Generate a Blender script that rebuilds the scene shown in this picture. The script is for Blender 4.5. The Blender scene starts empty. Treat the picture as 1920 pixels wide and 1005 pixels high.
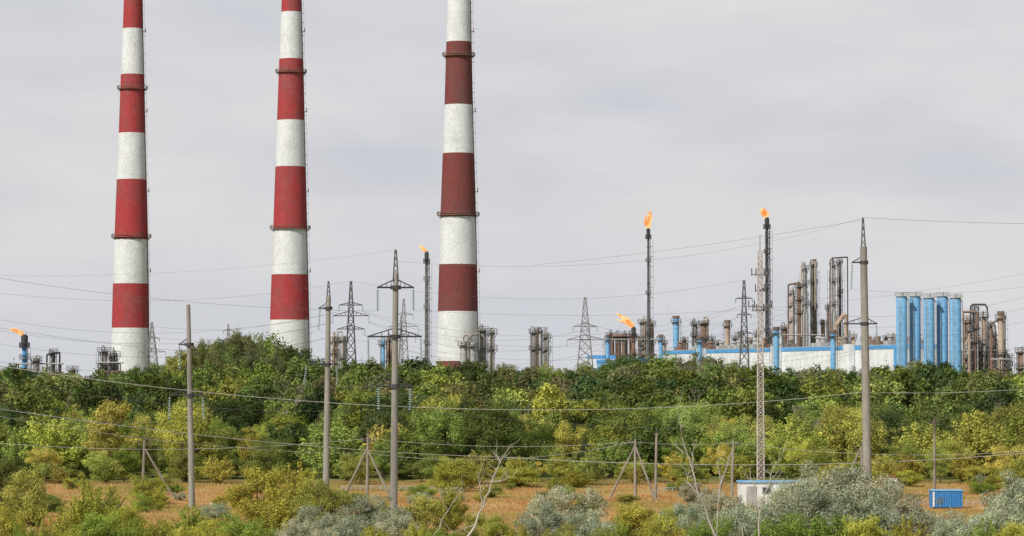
import bpy, math, random
import numpy as np
from mathutils import Vector, Matrix

random.seed(7)
scene = bpy.context.scene
col = scene.collection
# ------------------------------------------------------------------ camera
F = 5333.33
H = 9.0
PITCH = math.atan(217.5 / F)
cam_d = bpy.data.cameras.new("camera")
cam_d.lens = 100
cam_d.sensor_width = 36
cam_d.clip_start = 1
cam_d.clip_end = 30000
cam = bpy.data.objects.new("camera", cam_d)
cam.location = (0, 0, H)
cam.rotation_euler = (math.pi / 2 + PITCH, 0, 0)
col.objects.link(cam)
scene.camera = cam
scene.view_settings.view_transform = 'Standard'
scene.view_settings.look = 'None'
scene.view_settings.exposure = 0

def W(px, py, Y):
    u = (px - 960) / F
    v = (502.5 - py) / F
    dy = math.cos(PITCH) - v * math.sin(PITCH)
    dz = math.sin(PITCH) + v * math.cos(PITCH)
    return Vector((u * Y / dy, Y, H + dz * Y / dy))

def sm(t):
    t = max(0.0, min(1.0, t))
    return t * t * (3 - 2 * t)

def g(x, y):
    z = 6.0 * sm((y - 262) / 198.0)
    z += 7.3 * sm((90 - y) / 75.0)
    if 100 < y < 600:
        z += 0.10 * math.sin(x * 0.11 + 1.3) * math.cos(y * 0.09)
    return z

# ------------------------------------------------------------------ materials
def new_mat(name):
    m = bpy.data.materials.new(name)
    m.use_nodes = True
    nt = m.node_tree
    nt.nodes.clear()
    out = nt.nodes.new('ShaderNodeOutputMaterial')
    return m, nt, out

def N(nt, t, **kw):
    n = nt.nodes.new(t)
    for k, v in kw.items():
        setattr(n, k, v)
    return n

def mixrgb(nt, fac, a, b, blend='MIX'):
    n = nt.nodes.new('ShaderNodeMix')
    n.data_type = 'RGBA'
    n.blend_type = blend
    for sock, val in ((n.inputs[0], fac), (n.inputs[6], a), (n.inputs[7], b)):
        if isinstance(val, bpy.types.NodeSocket):
            nt.links.new(val, sock)
        elif isinstance(val, (int, float)):
            sock.default_value = val
        else:
            sock.default_value = (*val, 1)
    return n.outputs[2]

def noise(nt, vec, scale, detail=4, rough=0.6):
    n = nt.nodes.new('ShaderNodeTexNoise')
    n.inputs['Scale'].default_value = scale
    n.inputs['Detail'].default_value = detail
    n.inputs['Roughness'].default_value = rough
    if vec is not None:
        nt.links.new(vec, n.inputs['Vector'])
    return n.outputs['Fac']

def maprange(nt, val, a, b, c=0.0, d=1.0):
    n = nt.nodes.new('ShaderNodeMapRange')
    nt.links.new(val, n.inputs['Value'])
    n.inputs['From Min'].default_value = a
    n.inputs['From Max'].default_value = b
    n.inputs['To Min'].default_value = c
    n.inputs['To Max'].default_value = d
    return n.outputs['Result']

def scaled(nt, vec, s):
    n = nt.nodes.new('ShaderNodeMapping')
    nt.links.new(vec, n.inputs['Vector'])
    n.inputs['Scale'].default_value = s
    return n.outputs['Vector']

def mul(nt, a, k):
    n = nt.nodes.new('ShaderNodeMath')
    n.operation = 'MULTIPLY'
    nt.links.new(a, n.inputs[0])
    if isinstance(k, bpy.types.NodeSocket):
        nt.links.new(k, n.inputs[1])
    else:
        n.inputs[1].default_value = k
    return n.outputs[0]

def comb(nt, s):
    n = nt.nodes.new('ShaderNodeCombineColor')
    for i in range(3):
        nt.links.new(s, n.inputs[i])
    return n.outputs[0]

def surf(name, base, dirt=None, scale=0.5, streak=(1, 1, 0.15), amount=0.5, rough=0.75, metal=0.0, fine=3.0, lo=0.42, hi=0.68):
    """weathered painted / concrete / steel surface"""
    m, nt, out = new_mat(name)
    p = N(nt, 'ShaderNodeBsdfPrincipled')
    nt.links.new(p.outputs[0], out.inputs[0])
    p.inputs['Roughness'].default_value = rough
    p.inputs['Metallic'].default_value = metal
    p.inputs['Specular IOR Level'].default_value = 0.25
    if dirt is None:
        dirt = tuple(c * 0.5 for c in base)
    tc = N(nt, 'ShaderNodeTexCoord')
    oi = N(nt, 'ShaderNodeObjectInfo')
    add = N(nt, 'ShaderNodeVectorMath', operation='ADD')
    nt.links.new(tc.outputs['Object'], add.inputs[0])
    cmb = N(nt, 'ShaderNodeVectorMath', operation='SCALE')
    cmb.inputs[0].default_value = (37, 51, 23)
    nt.links.new(oi.outputs['Random'], cmb.inputs['Scale'])
    nt.links.new(cmb.outputs[0], add.inputs[1])
    v = scaled(nt, add.outputs[0], streak)
    f1 = maprange(nt, noise(nt, v, scale, 6, 0.65), lo, hi)
    f2 = noise(nt, v, scale * fine * 3, 4, 0.7)
    c1 = mixrgb(nt, mul(nt, f1, amount), base, dirt)
    f3 = maprange(nt, f2, 0.35, 0.65, 0.84, 1.12)
    c2 = mixrgb(nt, 1.0, c1, comb(nt, f3), 'MULTIPLY')
    nt.links.new(c2, p.inputs['Base Color'])
    return m

M_red = surf("red_paint", (0.36, 0.045, 0.05), (0.25, 0.08, 0.08), 0.16, (1, 1, 0.5), 0.85, 0.85)
M_maroon = surf("maroon_paint", (0.19, 0.048, 0.046), (0.13, 0.068, 0.063), 0.16, (1, 1, 0.5), 0.85, 0.85)
M_white = surf("white_paint", (0.665, 0.68, 0.695), (0.46, 0.47, 0.485), 0.20, (1, 1, 0.7), 0.5, 0.85, lo=0.46, hi=0.72)
M_whitewall = surf("white_wall_panel", (0.74, 0.76, 0.79), (0.58, 0.60, 0.63), 0.1, (1, 1, 0.4), 0.6, 0.7)
M_blue = surf("blue_cladding", (0.09, 0.34, 0.70), (0.10, 0.28, 0.54), 0.1, (1, 1, 0.4), 0.6, 0.6)
M_tank = surf("pale_blue_tank_paint", (0.20, 0.45, 0.73), (0.16, 0.35, 0.58), 0.25, (1, 1, 0.3), 0.8, 0.55)
M_bluehut = surf("bright_blue_paint", (0.05, 0.24, 0.56), (0.06, 0.17, 0.4), 0.8, (1, 1, 0.4), 0.6, 0.5)
M_conc = surf("grey_concrete", (0.29, 0.28, 0.255), (0.17, 0.16, 0.145), 0.9, (1, 1, 0.15), 0.8, 0.9)
M_steel = surf("dark_galvanised_steel", (0.12, 0.12, 0.125), (0.07, 0.065, 0.06), 1.2, (1, 1, 1), 0.7, 0.6)
M_steel_l = surf("grey_galvanised_steel", (0.27, 0.27, 0.275), (0.18, 0.16, 0.15), 1.2, (1, 1, 1), 0.7, 0.6)
M_mast = surf("pale_mast_paint", (0.50, 0.47, 0.44), (0.32, 0.27, 0.24), 1.0, (1, 1, 1), 0.7, 0.6)
M_rust = surf("rusty_brown_steel", (0.24, 0.15, 0.115), (0.11, 0.08, 0.07), 0.3, (1, 1, 0.3), 0.9, 0.8)
M_soot = surf("sooty_grey_steel", (0.24, 0.225, 0.21), (0.11, 0.10, 0.09), 0.3, (1, 1, 0.3), 0.9, 0.7)  # sooty steel, base colour lifted to stand in for distant haze
M_tan = surf("tan_insulation_cladding", (0.48, 0.38, 0.31), (0.28, 0.19, 0.14), 0.3, (1, 1, 0.3), 0.8, 0.7)
M_alu = surf("grey_aluminium_cladding", (0.42, 0.425, 0.43), (0.25, 0.24, 0.23), 0.3, (1, 1, 0.3), 0.8, 0.5)
M_dark = surf("black_steel", (0.06, 0.062, 0.07), (0.04, 0.035, 0.03), 0.5, (1, 1, 0.3), 0.7, 0.7)
M_wood = surf("weathered_wood", (0.30, 0.27, 0.225), (0.17, 0.145, 0.12), 1.5, (1, 1, 0.1), 0.8, 0.9)
M_glass = surf("green_glass_insulator", (0.26, 0.35, 0.33), (0.17, 0.24, 0.23), 3, (1, 1, 1), 0.5, 0.25)
M_window = surf("dark_window_glass", (0.08, 0.10, 0.12), (0.05, 0.06, 0.07), 1, (1, 1, 1), 0.5, 0.15)
M_wire = surf("aluminium_wire", (0.50, 0.50, 0.50), (0.35, 0.35, 0.35), 1, (1, 1, 1), 0.3, 0.5)
M_wire_d = surf("dark_wire", (0.17, 0.17, 0.18), (0.12, 0.12, 0.12), 1, (1, 1, 1), 0.3, 0.5)
M_bark = surf("tree_bark", (0.14, 0.11, 0.08), (0.07, 0.055, 0.045), 2, (1, 1, 0.2), 0.8, 0.95)
M_dead = surf("bleached_dead_wood", (0.48, 0.45, 0.40), (0.25, 0.22, 0.19), 2, (1, 1, 0.3), 0.8, 0.9)
M_twig = surf("grey_brown_twigs", (0.32, 0.27, 0.21), (0.2, 0.16, 0.125), 2, (1, 1, 0.3), 0.8, 0.9)
M_rock = surf("pale_rubble", (0.65, 0.6, 0.55), (0.45, 0.4, 0.35), 2, (1, 1, 1), 0.8, 0.9)
M_roof = surf("grey_roof_sheet", (0.34, 0.36, 0.38), (0.2, 0.2, 0.2), 0.2, (1, 1, 1), 0.6, 0.7)
M_redpart = surf("faded_red_enamel", (0.40, 0.10, 0.07), (0.25, 0.1, 0.08), 2, (1, 1, 1), 0.7, 0.7)

def leaf_mat(name, use_attr, var=(0.42, 1.55)):
    m, nt, out = new_mat(name)
    ta = N(nt, 'ShaderNodeAttribute', attribute_name='tint')
    if use_attr:
        ca = N(nt, 'ShaderNodeAttribute', attribute_name='tree_color')
        c = ca.outputs['Color']
    else:
        c = N(nt, 'ShaderNodeObjectInfo').outputs['Color']
    f = maprange(nt, ta.outputs['Fac'], 0, 1, *var)
    c1 = mixrgb(nt, 1.0, c, comb(nt, f), 'MULTIPLY')
    yel = maprange(nt, ta.outputs['Fac'], 0.70, 1.0, 0.0, 0.6)
    c2 = mixrgb(nt, yel, c1, mixrgb(nt, 1.0, c1, (1.35, 1.13, 0.9), 'MULTIPLY'))
    d = N(nt, 'ShaderNodeBsdfDiffuse')
    t = N(nt, 'ShaderNodeBsdfTranslucent')
    nt.links.new(c2, d.inputs[0])
    nt.links.new(mixrgb(nt, 1.0, c2, (1.15, 1.2, 0.7), 'MULTIPLY'), t.inputs[0])
    ms = N(nt, 'ShaderNodeMixShader')
    ms.inputs[0].default_value = 0.24
    nt.links.new(d.outputs[0], ms.inputs[1])
    nt.links.new(t.outputs[0], ms.inputs[2])
    nt.links.new(ms.outputs[0], out.inputs[0])
    return m

M_leaf = leaf_mat("tree_leaves", False)
M_leafstuff = leaf_mat("woodland_leaves", True)

def ground_color(nt):
    geo = N(nt, 'ShaderNodeNewGeometry')
    pos = geo.outputs['Position']
    flat = scaled(nt, pos, (1, 0.5, 0))
    n1 = maprange(nt, noise(nt, flat, 0.11, 5, 0.65), 0.46, 0.60)
    n2 = maprange(nt, noise(nt, flat, 0.30, 5, 0.65), 0.4, 0.62)
    n3 = maprange(nt, noise(nt, flat, 1.6, 5, 0.7), 0.35, 0.65)
    dry = mixrgb(nt, n2, (0.47, 0.255, 0.095), (0.50, 0.36, 0.17))
    c = mixrgb(nt, mul(nt, n1, 0.6), dry, (0.28, 0.28, 0.08))
    c = mixrgb(nt, mul(nt, n3, 0.2), c, (0.28, 0.18, 0.08))
    sep = N(nt, 'ShaderNodeSeparateXYZ')
    nt.links.new(pos, sep.inputs[0])
    far = maprange(nt, sep.outputs['Y'], 252, 272)
    c = mixrgb(nt, far, c, (0.14, 0.155, 0.055))
    near = maprange(nt, sep.outputs['Y'], 175, 150)
    c = mixrgb(nt, mul(nt, near, 0.5), c, (0.24, 0.25, 0.09))
    return c

def ground_mat(name, grass):
    m, nt, out = new_mat(name)
    c = ground_color(nt)
    if grass:
        ta = N(nt, 'ShaderNodeAttribute', attribute_name='tint')
        f = maprange(nt, ta.outputs['Fac'], 0, 1, 0.9, 1.5)
        c = mixrgb(nt, 1.0, c, comb(nt, f), 'MULTIPLY')
        d = N(nt, 'ShaderNodeBsdfDiffuse'); t = N(nt, 'ShaderNodeBsdfTranslucent'); ms = N(nt, 'ShaderNodeMixShader')
        ms.inputs[0].default_value = 0.4
        nt.links.new(c, d.inputs[0]); nt.links.new(c, t.inputs[0])
        nt.links.new(d.outputs[0], ms.inputs[1]); nt.links.new(t.outputs[0], ms.inputs[2])
        nt.links.new(ms.outputs[0], out.inputs[0])
        return m
    d = N(nt, 'ShaderNodeBsdfDiffuse')
    nt.links.new(c, d.inputs[0])
    nt.links.new(d.outputs[0], out.inputs[0])
    return m
M_ground = ground_mat("dry_steppe_soil", False)
M_grass = ground_mat("dry_grass_blades", True)

def flame_mat():
    m, nt, out = new_mat("gas_flame")
    tc = N(nt, 'ShaderNodeTexCoord')
    f = noise(nt, tc.outputs['Object'], 0.55, 4, 0.6)
    cr = N(nt, 'ShaderNodeValToRGB')
    nt.links.new(f, cr.inputs[0])
    e = cr.color_ramp.elements
    e[0].position = 0.36; e[0].color = (1.0, 0.27, 0.05, 1)
    e[1].position = 0.58; e[1].color = (1.0, 0.74, 0.32, 1)
    em = N(nt, 'ShaderNodeEmission')
    em.inputs['Strength'].default_value = 1.05
    nt.links.new(cr.outputs[0], em.inputs[0])
    tr = N(nt, 'ShaderNodeBsdfTransparent')
    ms = N(nt, 'ShaderNodeMixShader')
    f2 = noise(nt, tc.outputs['Object'], 1.1, 3, 0.6)
    nt.links.new(maprange(nt, f2, 0.36, 0.52, 0.25, 0.95), ms.inputs[0])
    nt.links.new(tr.outputs[0], ms.inputs[1])
    nt.links.new(em.outputs[0], ms.inputs[2])
    nt.links.new(ms.outputs[0], out.inputs[0])
    return m
M_flame = flame_mat()

# ------------------------------------------------------------------ mesh builder
class MB:
    def __init__(s):
        s.v = []; s.f = []; s.m = []; s.s = []
    def loft(s, pts, radii, n=8, m=0, caps=True, smooth=True, jit=0.0):
        pts = [Vector(p) for p in pts]
        rings = []
        up = None
        for i, p in enumerate(pts):
            if i == 0: d = pts[1] - pts[0]
            elif i == len(pts) - 1: d = pts[-1] - pts[-2]
            else: d = pts[i + 1] - pts[i - 1]
            if d.length < 1e-9: d = Vector((0, 0, 1))
            d.normalize()
            if up is None:
                up = Vector((1, 0, 0)) if abs(d.x) < 0.8 else Vector((0, 1, 0))
            a = (up - d * up.dot(d))
            if a.length < 1e-6: a = d.orthogonal()
            a.normalize(); up = a
            b = d.cross(a)
            base = len(s.v)
            for k in range(n):
                t = 2 * math.pi * k / n
                r = radii[i] * (1 + random.uniform(-jit, jit))
                s.v.append(tuple(p + (a * math.cos(t) + b * math.sin(t)) * r))
            rings.append(base)
        for i in range(len(pts) - 1):
            for k in range(n):
                k2 = (k + 1) % n
                s.f.append((rings[i] + k, rings[i] + k2, rings[i + 1] + k2, rings[i + 1] + k))
                s.m.append(m); s.s.append(smooth and n > 5)
        if caps:
            for base, rev in ((rings[0], True), (rings[-1], False)):
                b0 = len(s.v)
                s.v.extend(s.v[base:base + n])
                idx = list(range(b0, b0 + n))
                s.f.append(tuple(reversed(idx)) if rev else tuple(idx))
                s.m.append(m); s.s.append(False)
    def tube(s, a, b, r0, r1=None, n=8, m=0, caps=True):
        s.loft([a, b], [r0, r0 if r1 is None else r1], n, m, caps)
    def path(s, pts, r, n=6, m=0):
        s.loft(pts, [r] * len(pts), n, m)
    def box(s, c, size, m=0, rz=0.0):
        hx, hy, hz = size[0] / 2, size[1] / 2, size[2] / 2
        b = len(s.v)
        cr, sr = math.cos(rz), math.sin(rz)
        for dx, dy, dz in ((-1,-1,-1),(1,-1,-1),(1,1,-1),(-1,1,-1),(-1,-1,1),(1,-1,1),(1,1,1),(-1,1,1)):
            x, y = dx * hx, dy * hy
            s.v.append((c[0] + x * cr - y * sr, c[1] + x * sr + y * cr, c[2] + dz * hz))
        for q in ((0,3,2,1),(4,5,6,7),(0,1,5,4),(1,2,6,5),(2,3,7,6),(3,0,4,7)):
            s.f.append(tuple(b + i for i in q)); s.m.append(m); s.s.append(False)
    def washer(s, c, r, R, h, n=24, m=0):
        b = len(s.v)
        for rr, zz in ((r, 0), (R, 0), (R, h), (r, h)):
            for k in range(n):
                t = 2 * math.pi * k / n
                s.v.append((c[0] + rr * math.cos(t), c[1] + rr * math.sin(t), c[2] + zz))
        for j in range(4):
            j2 = (j + 1) % 4
            for k in range(n):
                k2 = (k + 1) % n
                s.f.append((b + j * n + k, b + j2 * n + k, b + j2 * n + k2, b + j * n + k2))
                s.m.append(m); s.s.append(False)
    def railing(s, c, R, h=1.1, n=20, r=0.05, m=0):
        for hh in (h * 0.5, h):
            s.washer((c[0], c[1], c[2] + hh), R - r, R + r, 2 * r, n, m)
        for k in range(n):
            t = 2 * math.pi * k / n
            x, y = c[0] + R * math.cos(t), c[1] + R * math.sin(t)
            s.tube((x, y, c[2]), (x, y, c[2] + h), r, n=4, m=m, caps=False)
    def ladder(s, a, b, out=(1, 0, 0), w=0.5, r=0.05, step=0.8, cage=True, m=0):
        a = Vector(a); b = Vector(b); d = (b - a); L = d.length; d.normalize()
        o = Vector(out).normalized(); side = d.cross(o).normalized()
        for q in (-1, 1):
            s.tube(a + side * w / 2 * q, b + side * w / 2 * q, r, n=4, m=m)
        k = int(L / step)
        for i in range(1, k):
            p = a + d * (i * step)
            s.tube(p - side * w / 2, p + side * w / 2, r * 0.7, n=4, m=m, caps=False)
            if cage and i % 3 == 0:
                pts = [p + side * (w * 0.8 * math.cos(t)) + o * (w * 1.4 * math.sin(t)) for t in np.linspace(0, math.pi, 6)]
                s.path(pts, r * 0.8, 4, m)
        if cage:
            s.tube(a + o * w * 1.4, b + o * w * 1.4, r * 0.6, n=4, m=m)
    def mesh(s, name, mats):
        me = bpy.data.meshes.new(name)
        me.from_pydata(s.v, [], s.f)
        for mt in mats: me.materials.append(mt)
        me.polygons.foreach_set('material_index', s.m)
        me.polygons.foreach_set('use_smooth', s.s)
        me.update()
        return me

def thing(name, loc, label, cat, group=None):
    o = bpy.data.objects.new(name, None)
    o.empty_display_size = 0.5
    o.location = loc
    o["label"] = label; o["category"] = cat
    if group: o["group"] = group
    col.objects.link(o)
    return o

def part(name, parent, mb, mats, label=None, loc=None):
    me = mb if isinstance(mb, bpy.types.Mesh) else mb.mesh(name, mats if isinstance(mats, (list, tuple)) else [mats])
    o = bpy.data.objects.new(name, me)
    col.objects.link(o)
    o.parent = parent
    if loc is not None: o.location = loc
    if label: o["label"] = label
    return o

def np_mesh(name, V, k, mat, tint, color=None, smooth=False):
    me = bpy.data.meshes.new(name)
    nv = len(V); nf = nv // k
    me.vertices.add(nv); me.vertices.foreach_set('co', np.ascontiguousarray(V, dtype=np.float32).ravel())
    me.loops.add(nv); me.loops.foreach_set('vertex_index', np.arange(nv, dtype=np.int32))
    me.polygons.add(nf); me.polygons.foreach_set('loop_start', np.arange(0, nv, k, dtype=np.int32))
    me.update(calc_edges=True)
    a = me.attributes.new('tint', 'FLOAT', 'POINT'); a.data.foreach_set('value', tint.astype(np.float32))
    if color is not None:
        c = me.attributes.new('tree_color', 'FLOAT_COLOR', 'POINT')
        c.data.foreach_set('color', color.astype(np.float32).ravel())
    me.materials.append(mat)
    return me

# ------------------------------------------------------------------ world and sun
SUN_EL = math.radians(42)
sunvec = Vector((-0.62, -0.78, 0)).normalized() * math.cos(SUN_EL)
sunvec.z = math.sin(SUN_EL)
world = bpy.data.worlds.new("World"); scene.world = world; world.use_nodes = True
nt = world.node_tree; nt.nodes.clear()
wout = N(nt, 'ShaderNodeOutputWorld')
sky = N(nt, 'ShaderNodeTexSky'); sky.sky_type = 'NISHITA'; sky.sun_disc = False
sky.sun_elevation = SUN_EL; sky.sun_rotation = math.atan2(sunvec.x, sunvec.y) % (2 * math.pi)
bg1 = N(nt, 'ShaderNodeBackground'); bg1.inputs[1].default_value = 0.1
nt.links.new(sky.outputs[0], bg1.inputs[0])
tc = N(nt, 'ShaderNodeTexCoord')
dirv = tc.outputs['Generated']
n1 = maprange(nt, noise(nt, scaled(nt, dirv, (1, 1, 3.2)), 9.0, 5, 0.5), 0.40, 0.60)
n2 = maprange(nt, noise(nt, scaled(nt, dirv, (1, 1, 2.6)), 4.3, 3, 0.5), 0.42, 0.60)
n3 = maprange(nt, noise(nt, scaled(nt, dirv, (1, 1, 5)), 22.0, 5, 0.6), 0.40, 0.65)
ca = mixrgb(nt, n1, (0.590, 0.602, 0.660), (0.700, 0.695, 0.720))
cb = mixrgb(nt, mul(nt, n2, 0.65), ca, (0.775, 0.755, 0.750))
cb = mixrgb(nt, mul(nt, n3, 0.2), cb, (0.61, 0.61, 0.645))
sepw = N(nt, 'ShaderNodeSeparateXYZ'); nt.links.new(dirv, sepw.inputs[0])
low = maprange(nt, sepw.outputs['Z'], 0.060, 0.0, 0, 0.55)
cb = mixrgb(nt, low, cb, (0.67, 0.70, 0.75))
hi = maprange(nt, sepw.outputs['Z'], 0.16, 0.7, 1.0, 0.42)
cb = mixrgb(nt, 1.0, cb, comb(nt, hi), 'MULTIPLY')
bg2 = N(nt, 'ShaderNodeBackground'); nt.links.new(cb, bg2.inputs[0]); bg2.inputs[1].default_value = 1.0
msw = N(nt, 'ShaderNodeMixShader'); msw.inputs[0].default_value = 0.94
nt.links.new(bg1.outputs[0], msw.inputs[1]); nt.links.new(bg2.outputs[0], msw.inputs[2])
nt.links.new(msw.outputs[0], wout.inputs[0])

sd = bpy.data.lights.new("sun", 'SUN'); sd.energy = 4.2; sd.angle = math.radians(0.7); sd.color = (1.0, 0.95, 0.855)
so = bpy.data.objects.new("sun", sd); so.rotation_euler = sunvec.to_track_quat('Z', 'Y').to_euler()
so.location = (-100, -100, 200)
col.objects.link(so)

# ------------------------------------------------------------------ ground
ys = np.concatenate([np.linspace(-200, 0, 6), np.linspace(10, 600, 90), np.array([700, 900, 1300, 2000, 4000, 9000, 20000])])
xs = np.concatenate([np.array([-9000, -3000, -1000, -400]), np.linspace(-250, 250, 60), np.array([400, 1000, 3000, 9000])])
gv = [(float(x), float(y), g(x, y)) for y in ys for x in xs]
nx = len(xs)
gf = [(j * nx + i, j * nx + i + 1, (j + 1) * nx + i + 1, (j + 1) * nx + i) for j in range(len(ys) - 1) for i in range(nx - 1)]
me = bpy.data.meshes.new("ground"); me.from_pydata(gv, [], gf); me.materials.append(M_ground)
for p in me.polygons: p.use_smooth = True
go = bpy.data.objects.new("ground", me); go["kind"] = "structure"; go["label"] = "dry ochre steppe ground rising to a plateau"; go["category"] = "ground"
col.objects.link(go)

# grass
rng = np.random.default_rng(3)
nb = 230000
gy = rng.uniform(158, 262, nb); gx = rng.uniform(-1, 1, nb) * gy * 0.2
hgt = rng.uniform(0.08, 0.28, nb) * (0.7 + 0.5 * (np.sin(gx * 0.5 + gy * 0.2) * np.sin(gy * 0.43 - gx * 0.13) > 0.1))
wd = rng.uniform(0.015, 0.035, nb); th = rng.uniform(0, math.pi, nb)
gz = 0.10 * np.sin(gx * 0.11 + 1.3) * np.cos(gy * 0.09) - 0.02
P = np.stack([gx, gy, gz], 1)
ax = np.stack([np.cos(th), np.sin(th), np.zeros(nb)], 1)
tip = P + np.stack([rng.normal(0, 0.10, nb), rng.normal(0, 0.10, nb), hgt], 1)
V = np.stack([P - ax * wd[:, None], P + ax * wd[:, None], tip], 1).reshape(-1, 3)
gm = np_mesh("dry_grass", V, 3, M_grass, np.repeat(rng.random(nb), 3))
gob = bpy.data.objects.new("dry_grass", gm); gob["kind"] = "stuff"; gob["label"] = "dry ochre steppe grass covering the clearing"; gob["category"] = "grass"
col.objects.link(gob)

# ------------------------------------------------------------------ vegetation generators
def leaves(rng, p, out, size, quad=True, upb=0.5, aspect=0.5, rand=0.9):
    n = len(p)
    nr = out * 0.9 + rng.normal(0, rand, (n, 3)) * 0.5; nr[:, 2] += upb
    nr /= np.linalg.norm(nr, axis=1)[:, None] + 1e-9
    r = rng.normal(0, 1, (n, 3))
    a = np.cross(nr, r); a /= np.linalg.norm(a, axis=1)[:, None] + 1e-9
    b = np.cross(nr, a)
    L = (size * rng.uniform(0.6, 1.3, n))[:, None] * 0.5
    if quad:
        V = np.stack([p - a * L, p - b * L * aspect, p + a * L, p + b * L * aspect], 1)
        return V.reshape(-1, 3)
    V = np.stack([p - a * L - b * L * 0.6, p + a * L - b * L * 0.6, p + b * L * 1.0], 1)
    return V.reshape(-1, 3)

def crown(seed, h=7.0, w=6.0, ncl=42, nleaf=7500, size=0.24, quad=True, lowf=0.15, cmin=0.10, cmax=0.19, aspect=0.5, stray=0.08):
    rng = np.random.default_rng(seed)
    d = rng.normal(0, 1, (ncl, 3)); d /= np.linalg.norm(d, axis=1)[:, None]
    rr = rng.uniform(0.25, 1, ncl) ** 0.45
    lob = 1 + 0.22 * np.sin(3 * np.arctan2(d[:, 1], d[:, 0]) + seed) + rng.normal(0, 0.12, ncl)
    zc = h * (lowf + (1 - lowf) * 0.5); zr = h * (1 - lowf) * 0.5
    cr = rng.uniform(cmin, cmax, ncl) * w
    C = d * rr[:, None] * lob[:, None] * np.array([w / 2 * 0.85, w / 2 * 0.85, zr * 0.88]) + np.array([0, 0, zc])
    C[:, 2] = np.clip(C[:, 2], h * 0.06, h - 0.2)
    pr = cr ** 2; pr /= pr.sum()
    idx = rng.choice(ncl, nleaf, p=pr)
    o = rng.normal(0, 1, (nleaf, 3)); o /= np.linalg.norm(o, axis=1)[:, None]
    rad = cr[idx] * rng.uniform(0.3, 1.2, nleaf) ** 0.7
    st = rng.random(nleaf) < stray
    rad = np.where(st, rad * rng.uniform(1.1, 1.8, nleaf), rad)
    p = C[idx] + o * rad[:, None] * np.array([1, 1, 0.85])
    p[:, 2] = np.maximum(p[:, 2], 0.03)
    ct = rng.random(ncl)
    t = np.clip(0.5 * ct[idx] + 0.5 * rng.random(nleaf), 0, 1)
    V = leaves(rng, p, o, size, quad, aspect=aspect)
    return V, np.repeat(t, 4 if quad else 3), C

def trunk_mb(seed, C, h, r=0.16):
    random.seed(seed)
    mb = MB()
    pts = [(0, 0, -0.25)]
    for i in range(1, 6):
        f = i / 5
        pts.append((random.uniform(-.15, .15) * f * 2, random.uniform(-.15, .15) * f * 2, h * 0.75 * f))
    mb.loft(pts, [r * (1 - 0.8 * i / 5) for i in range(6)], 7)
    for k in range(12):
        c = Vector(C[(k * 3) % len(C)])
        j = random.choice([1, 2, 3, 4])
        a = Vector(pts[j])
        if c.z < a.z: a = Vector(pts[1])
        mid = (a + c) / 2 + Vector((random.uniform(-.2, .2), random.uniform(-.2, .2), 0.25))
        mb.loft([a, mid, c], [r * 0.4, r * 0.25, 0.02], 5)
    return mb

def bush(seed, h=3.5, w=4.0, nst=70, nleaf=11000, size=0.13, aspect=0.4, droop=0.2, puff=1.0):
    rng = np.random.default_rng(seed)
    mb = MB(); P = []; O = []; T = []
    for i in range(nst):
        az = rng.uniform(0, 2 * math.pi); rad = w / 2 * rng.uniform(0.05, 1.0) ** 0.7
        zt = h * math.sqrt(max(0.05, 1 - (rad / (w / 2)) ** 2 * 0.8)) * rng.uniform(0.55, 1.03)
        a = np.array([rng.normal(0, 0.15), rng.normal(0, 0.15), -0.1])
        e = np.array([rad * math.cos(az), rad * math.sin(az), zt])
        mdl = a * 0.45 + e * 0.55 + np.array([0, 0, zt * droop]) + rng.normal(0, 0.08 * h / 3, 3)
        ts = np.linspace(0, 1, 6)[:, None]
        c = (1 - ts) ** 2 * a + 2 * ts * (1 - ts) * mdl + ts ** 2 * e
        if i < 40: mb.loft([tuple(q) for q in c], list(np.linspace(0.035, 0.008, 6)), 4, caps=False)
        nl = nleaf // nst
        t = rng.uniform(0.15, 1.0, nl)[:, None] ** 0.75
        c = (1 - t) ** 2 * a + 2 * t * (1 - t) * mdl + t ** 2 * e
        off = rng.normal(0, 1, (nl, 3)); off /= np.linalg.norm(off, axis=1)[:, None]
        sp = (0.12 * w / 3 + 0.13 * h / 3) * (1.35 - t) * puff
        P.append(c + off * sp * rng.uniform(0.1, 1.3, (nl, 1))); O.append(off)
        T.append(np.clip(0.5 * rng.random() + 0.5 * rng.random(nl), 0, 1))
    P = np.concatenate(P); O = np.concatenate(O); T = np.concatenate(T)
    P[:, 2] = np.maximum(P[:, 2], 0.03)
    V = leaves(rng, P, O, size, True, 0.4, aspect)
    return V, np.repeat(T, 4), mb

def bare(seed, h, levels=4, r=0.09, spread=0.55, nch=4, n=4, lean=(0, 0)):
    random.seed(seed); mb = MB()
    def rec(p, d, L, r, lv):
        pts = [p]; q = p.copy(); dd = d.copy(); k = 4
        for i in range(k):
            dd = (dd + Vector((random.gauss(0, .13), random.gauss(0, .13), random.gauss(0.04, .08)))).normalized()
            q = q + dd * L / k; pts.append(q.copy())
        mb.loft(pts, [r * (1 - 0.6 * i / k) for i in range(k + 1)], n if lv > 1 else 3, caps=False)
        if lv <= 0: return
        for c in range(nch):
            j = random.randint(1, k)
            nd = (dd + Vector((random.gauss(0, spread), random.gauss(0, spread), random.gauss(0.1, spread * .6)))).normalized()
            rec(pts[j], nd, L * random.uniform(0.5, 0.75), max(r * (1 - 0.6 * j / k) * 0.6, 0.014), lv - 1)
    rec(Vector((0, 0, -0.1)), Vector((lean[0], lean[1], 1)).normalized(), h * 0.5, r, levels)
    return mb

COLS = {
    'dark': (0.075, 0.110, 0.036), 'mid': (0.150, 0.200, 0.052), 'light': (0.27, 0.315, 0.075),
    'yellow': (0.42, 0.405, 0.100), 'olive': (0.20, 0.205, 0.085)}

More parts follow.
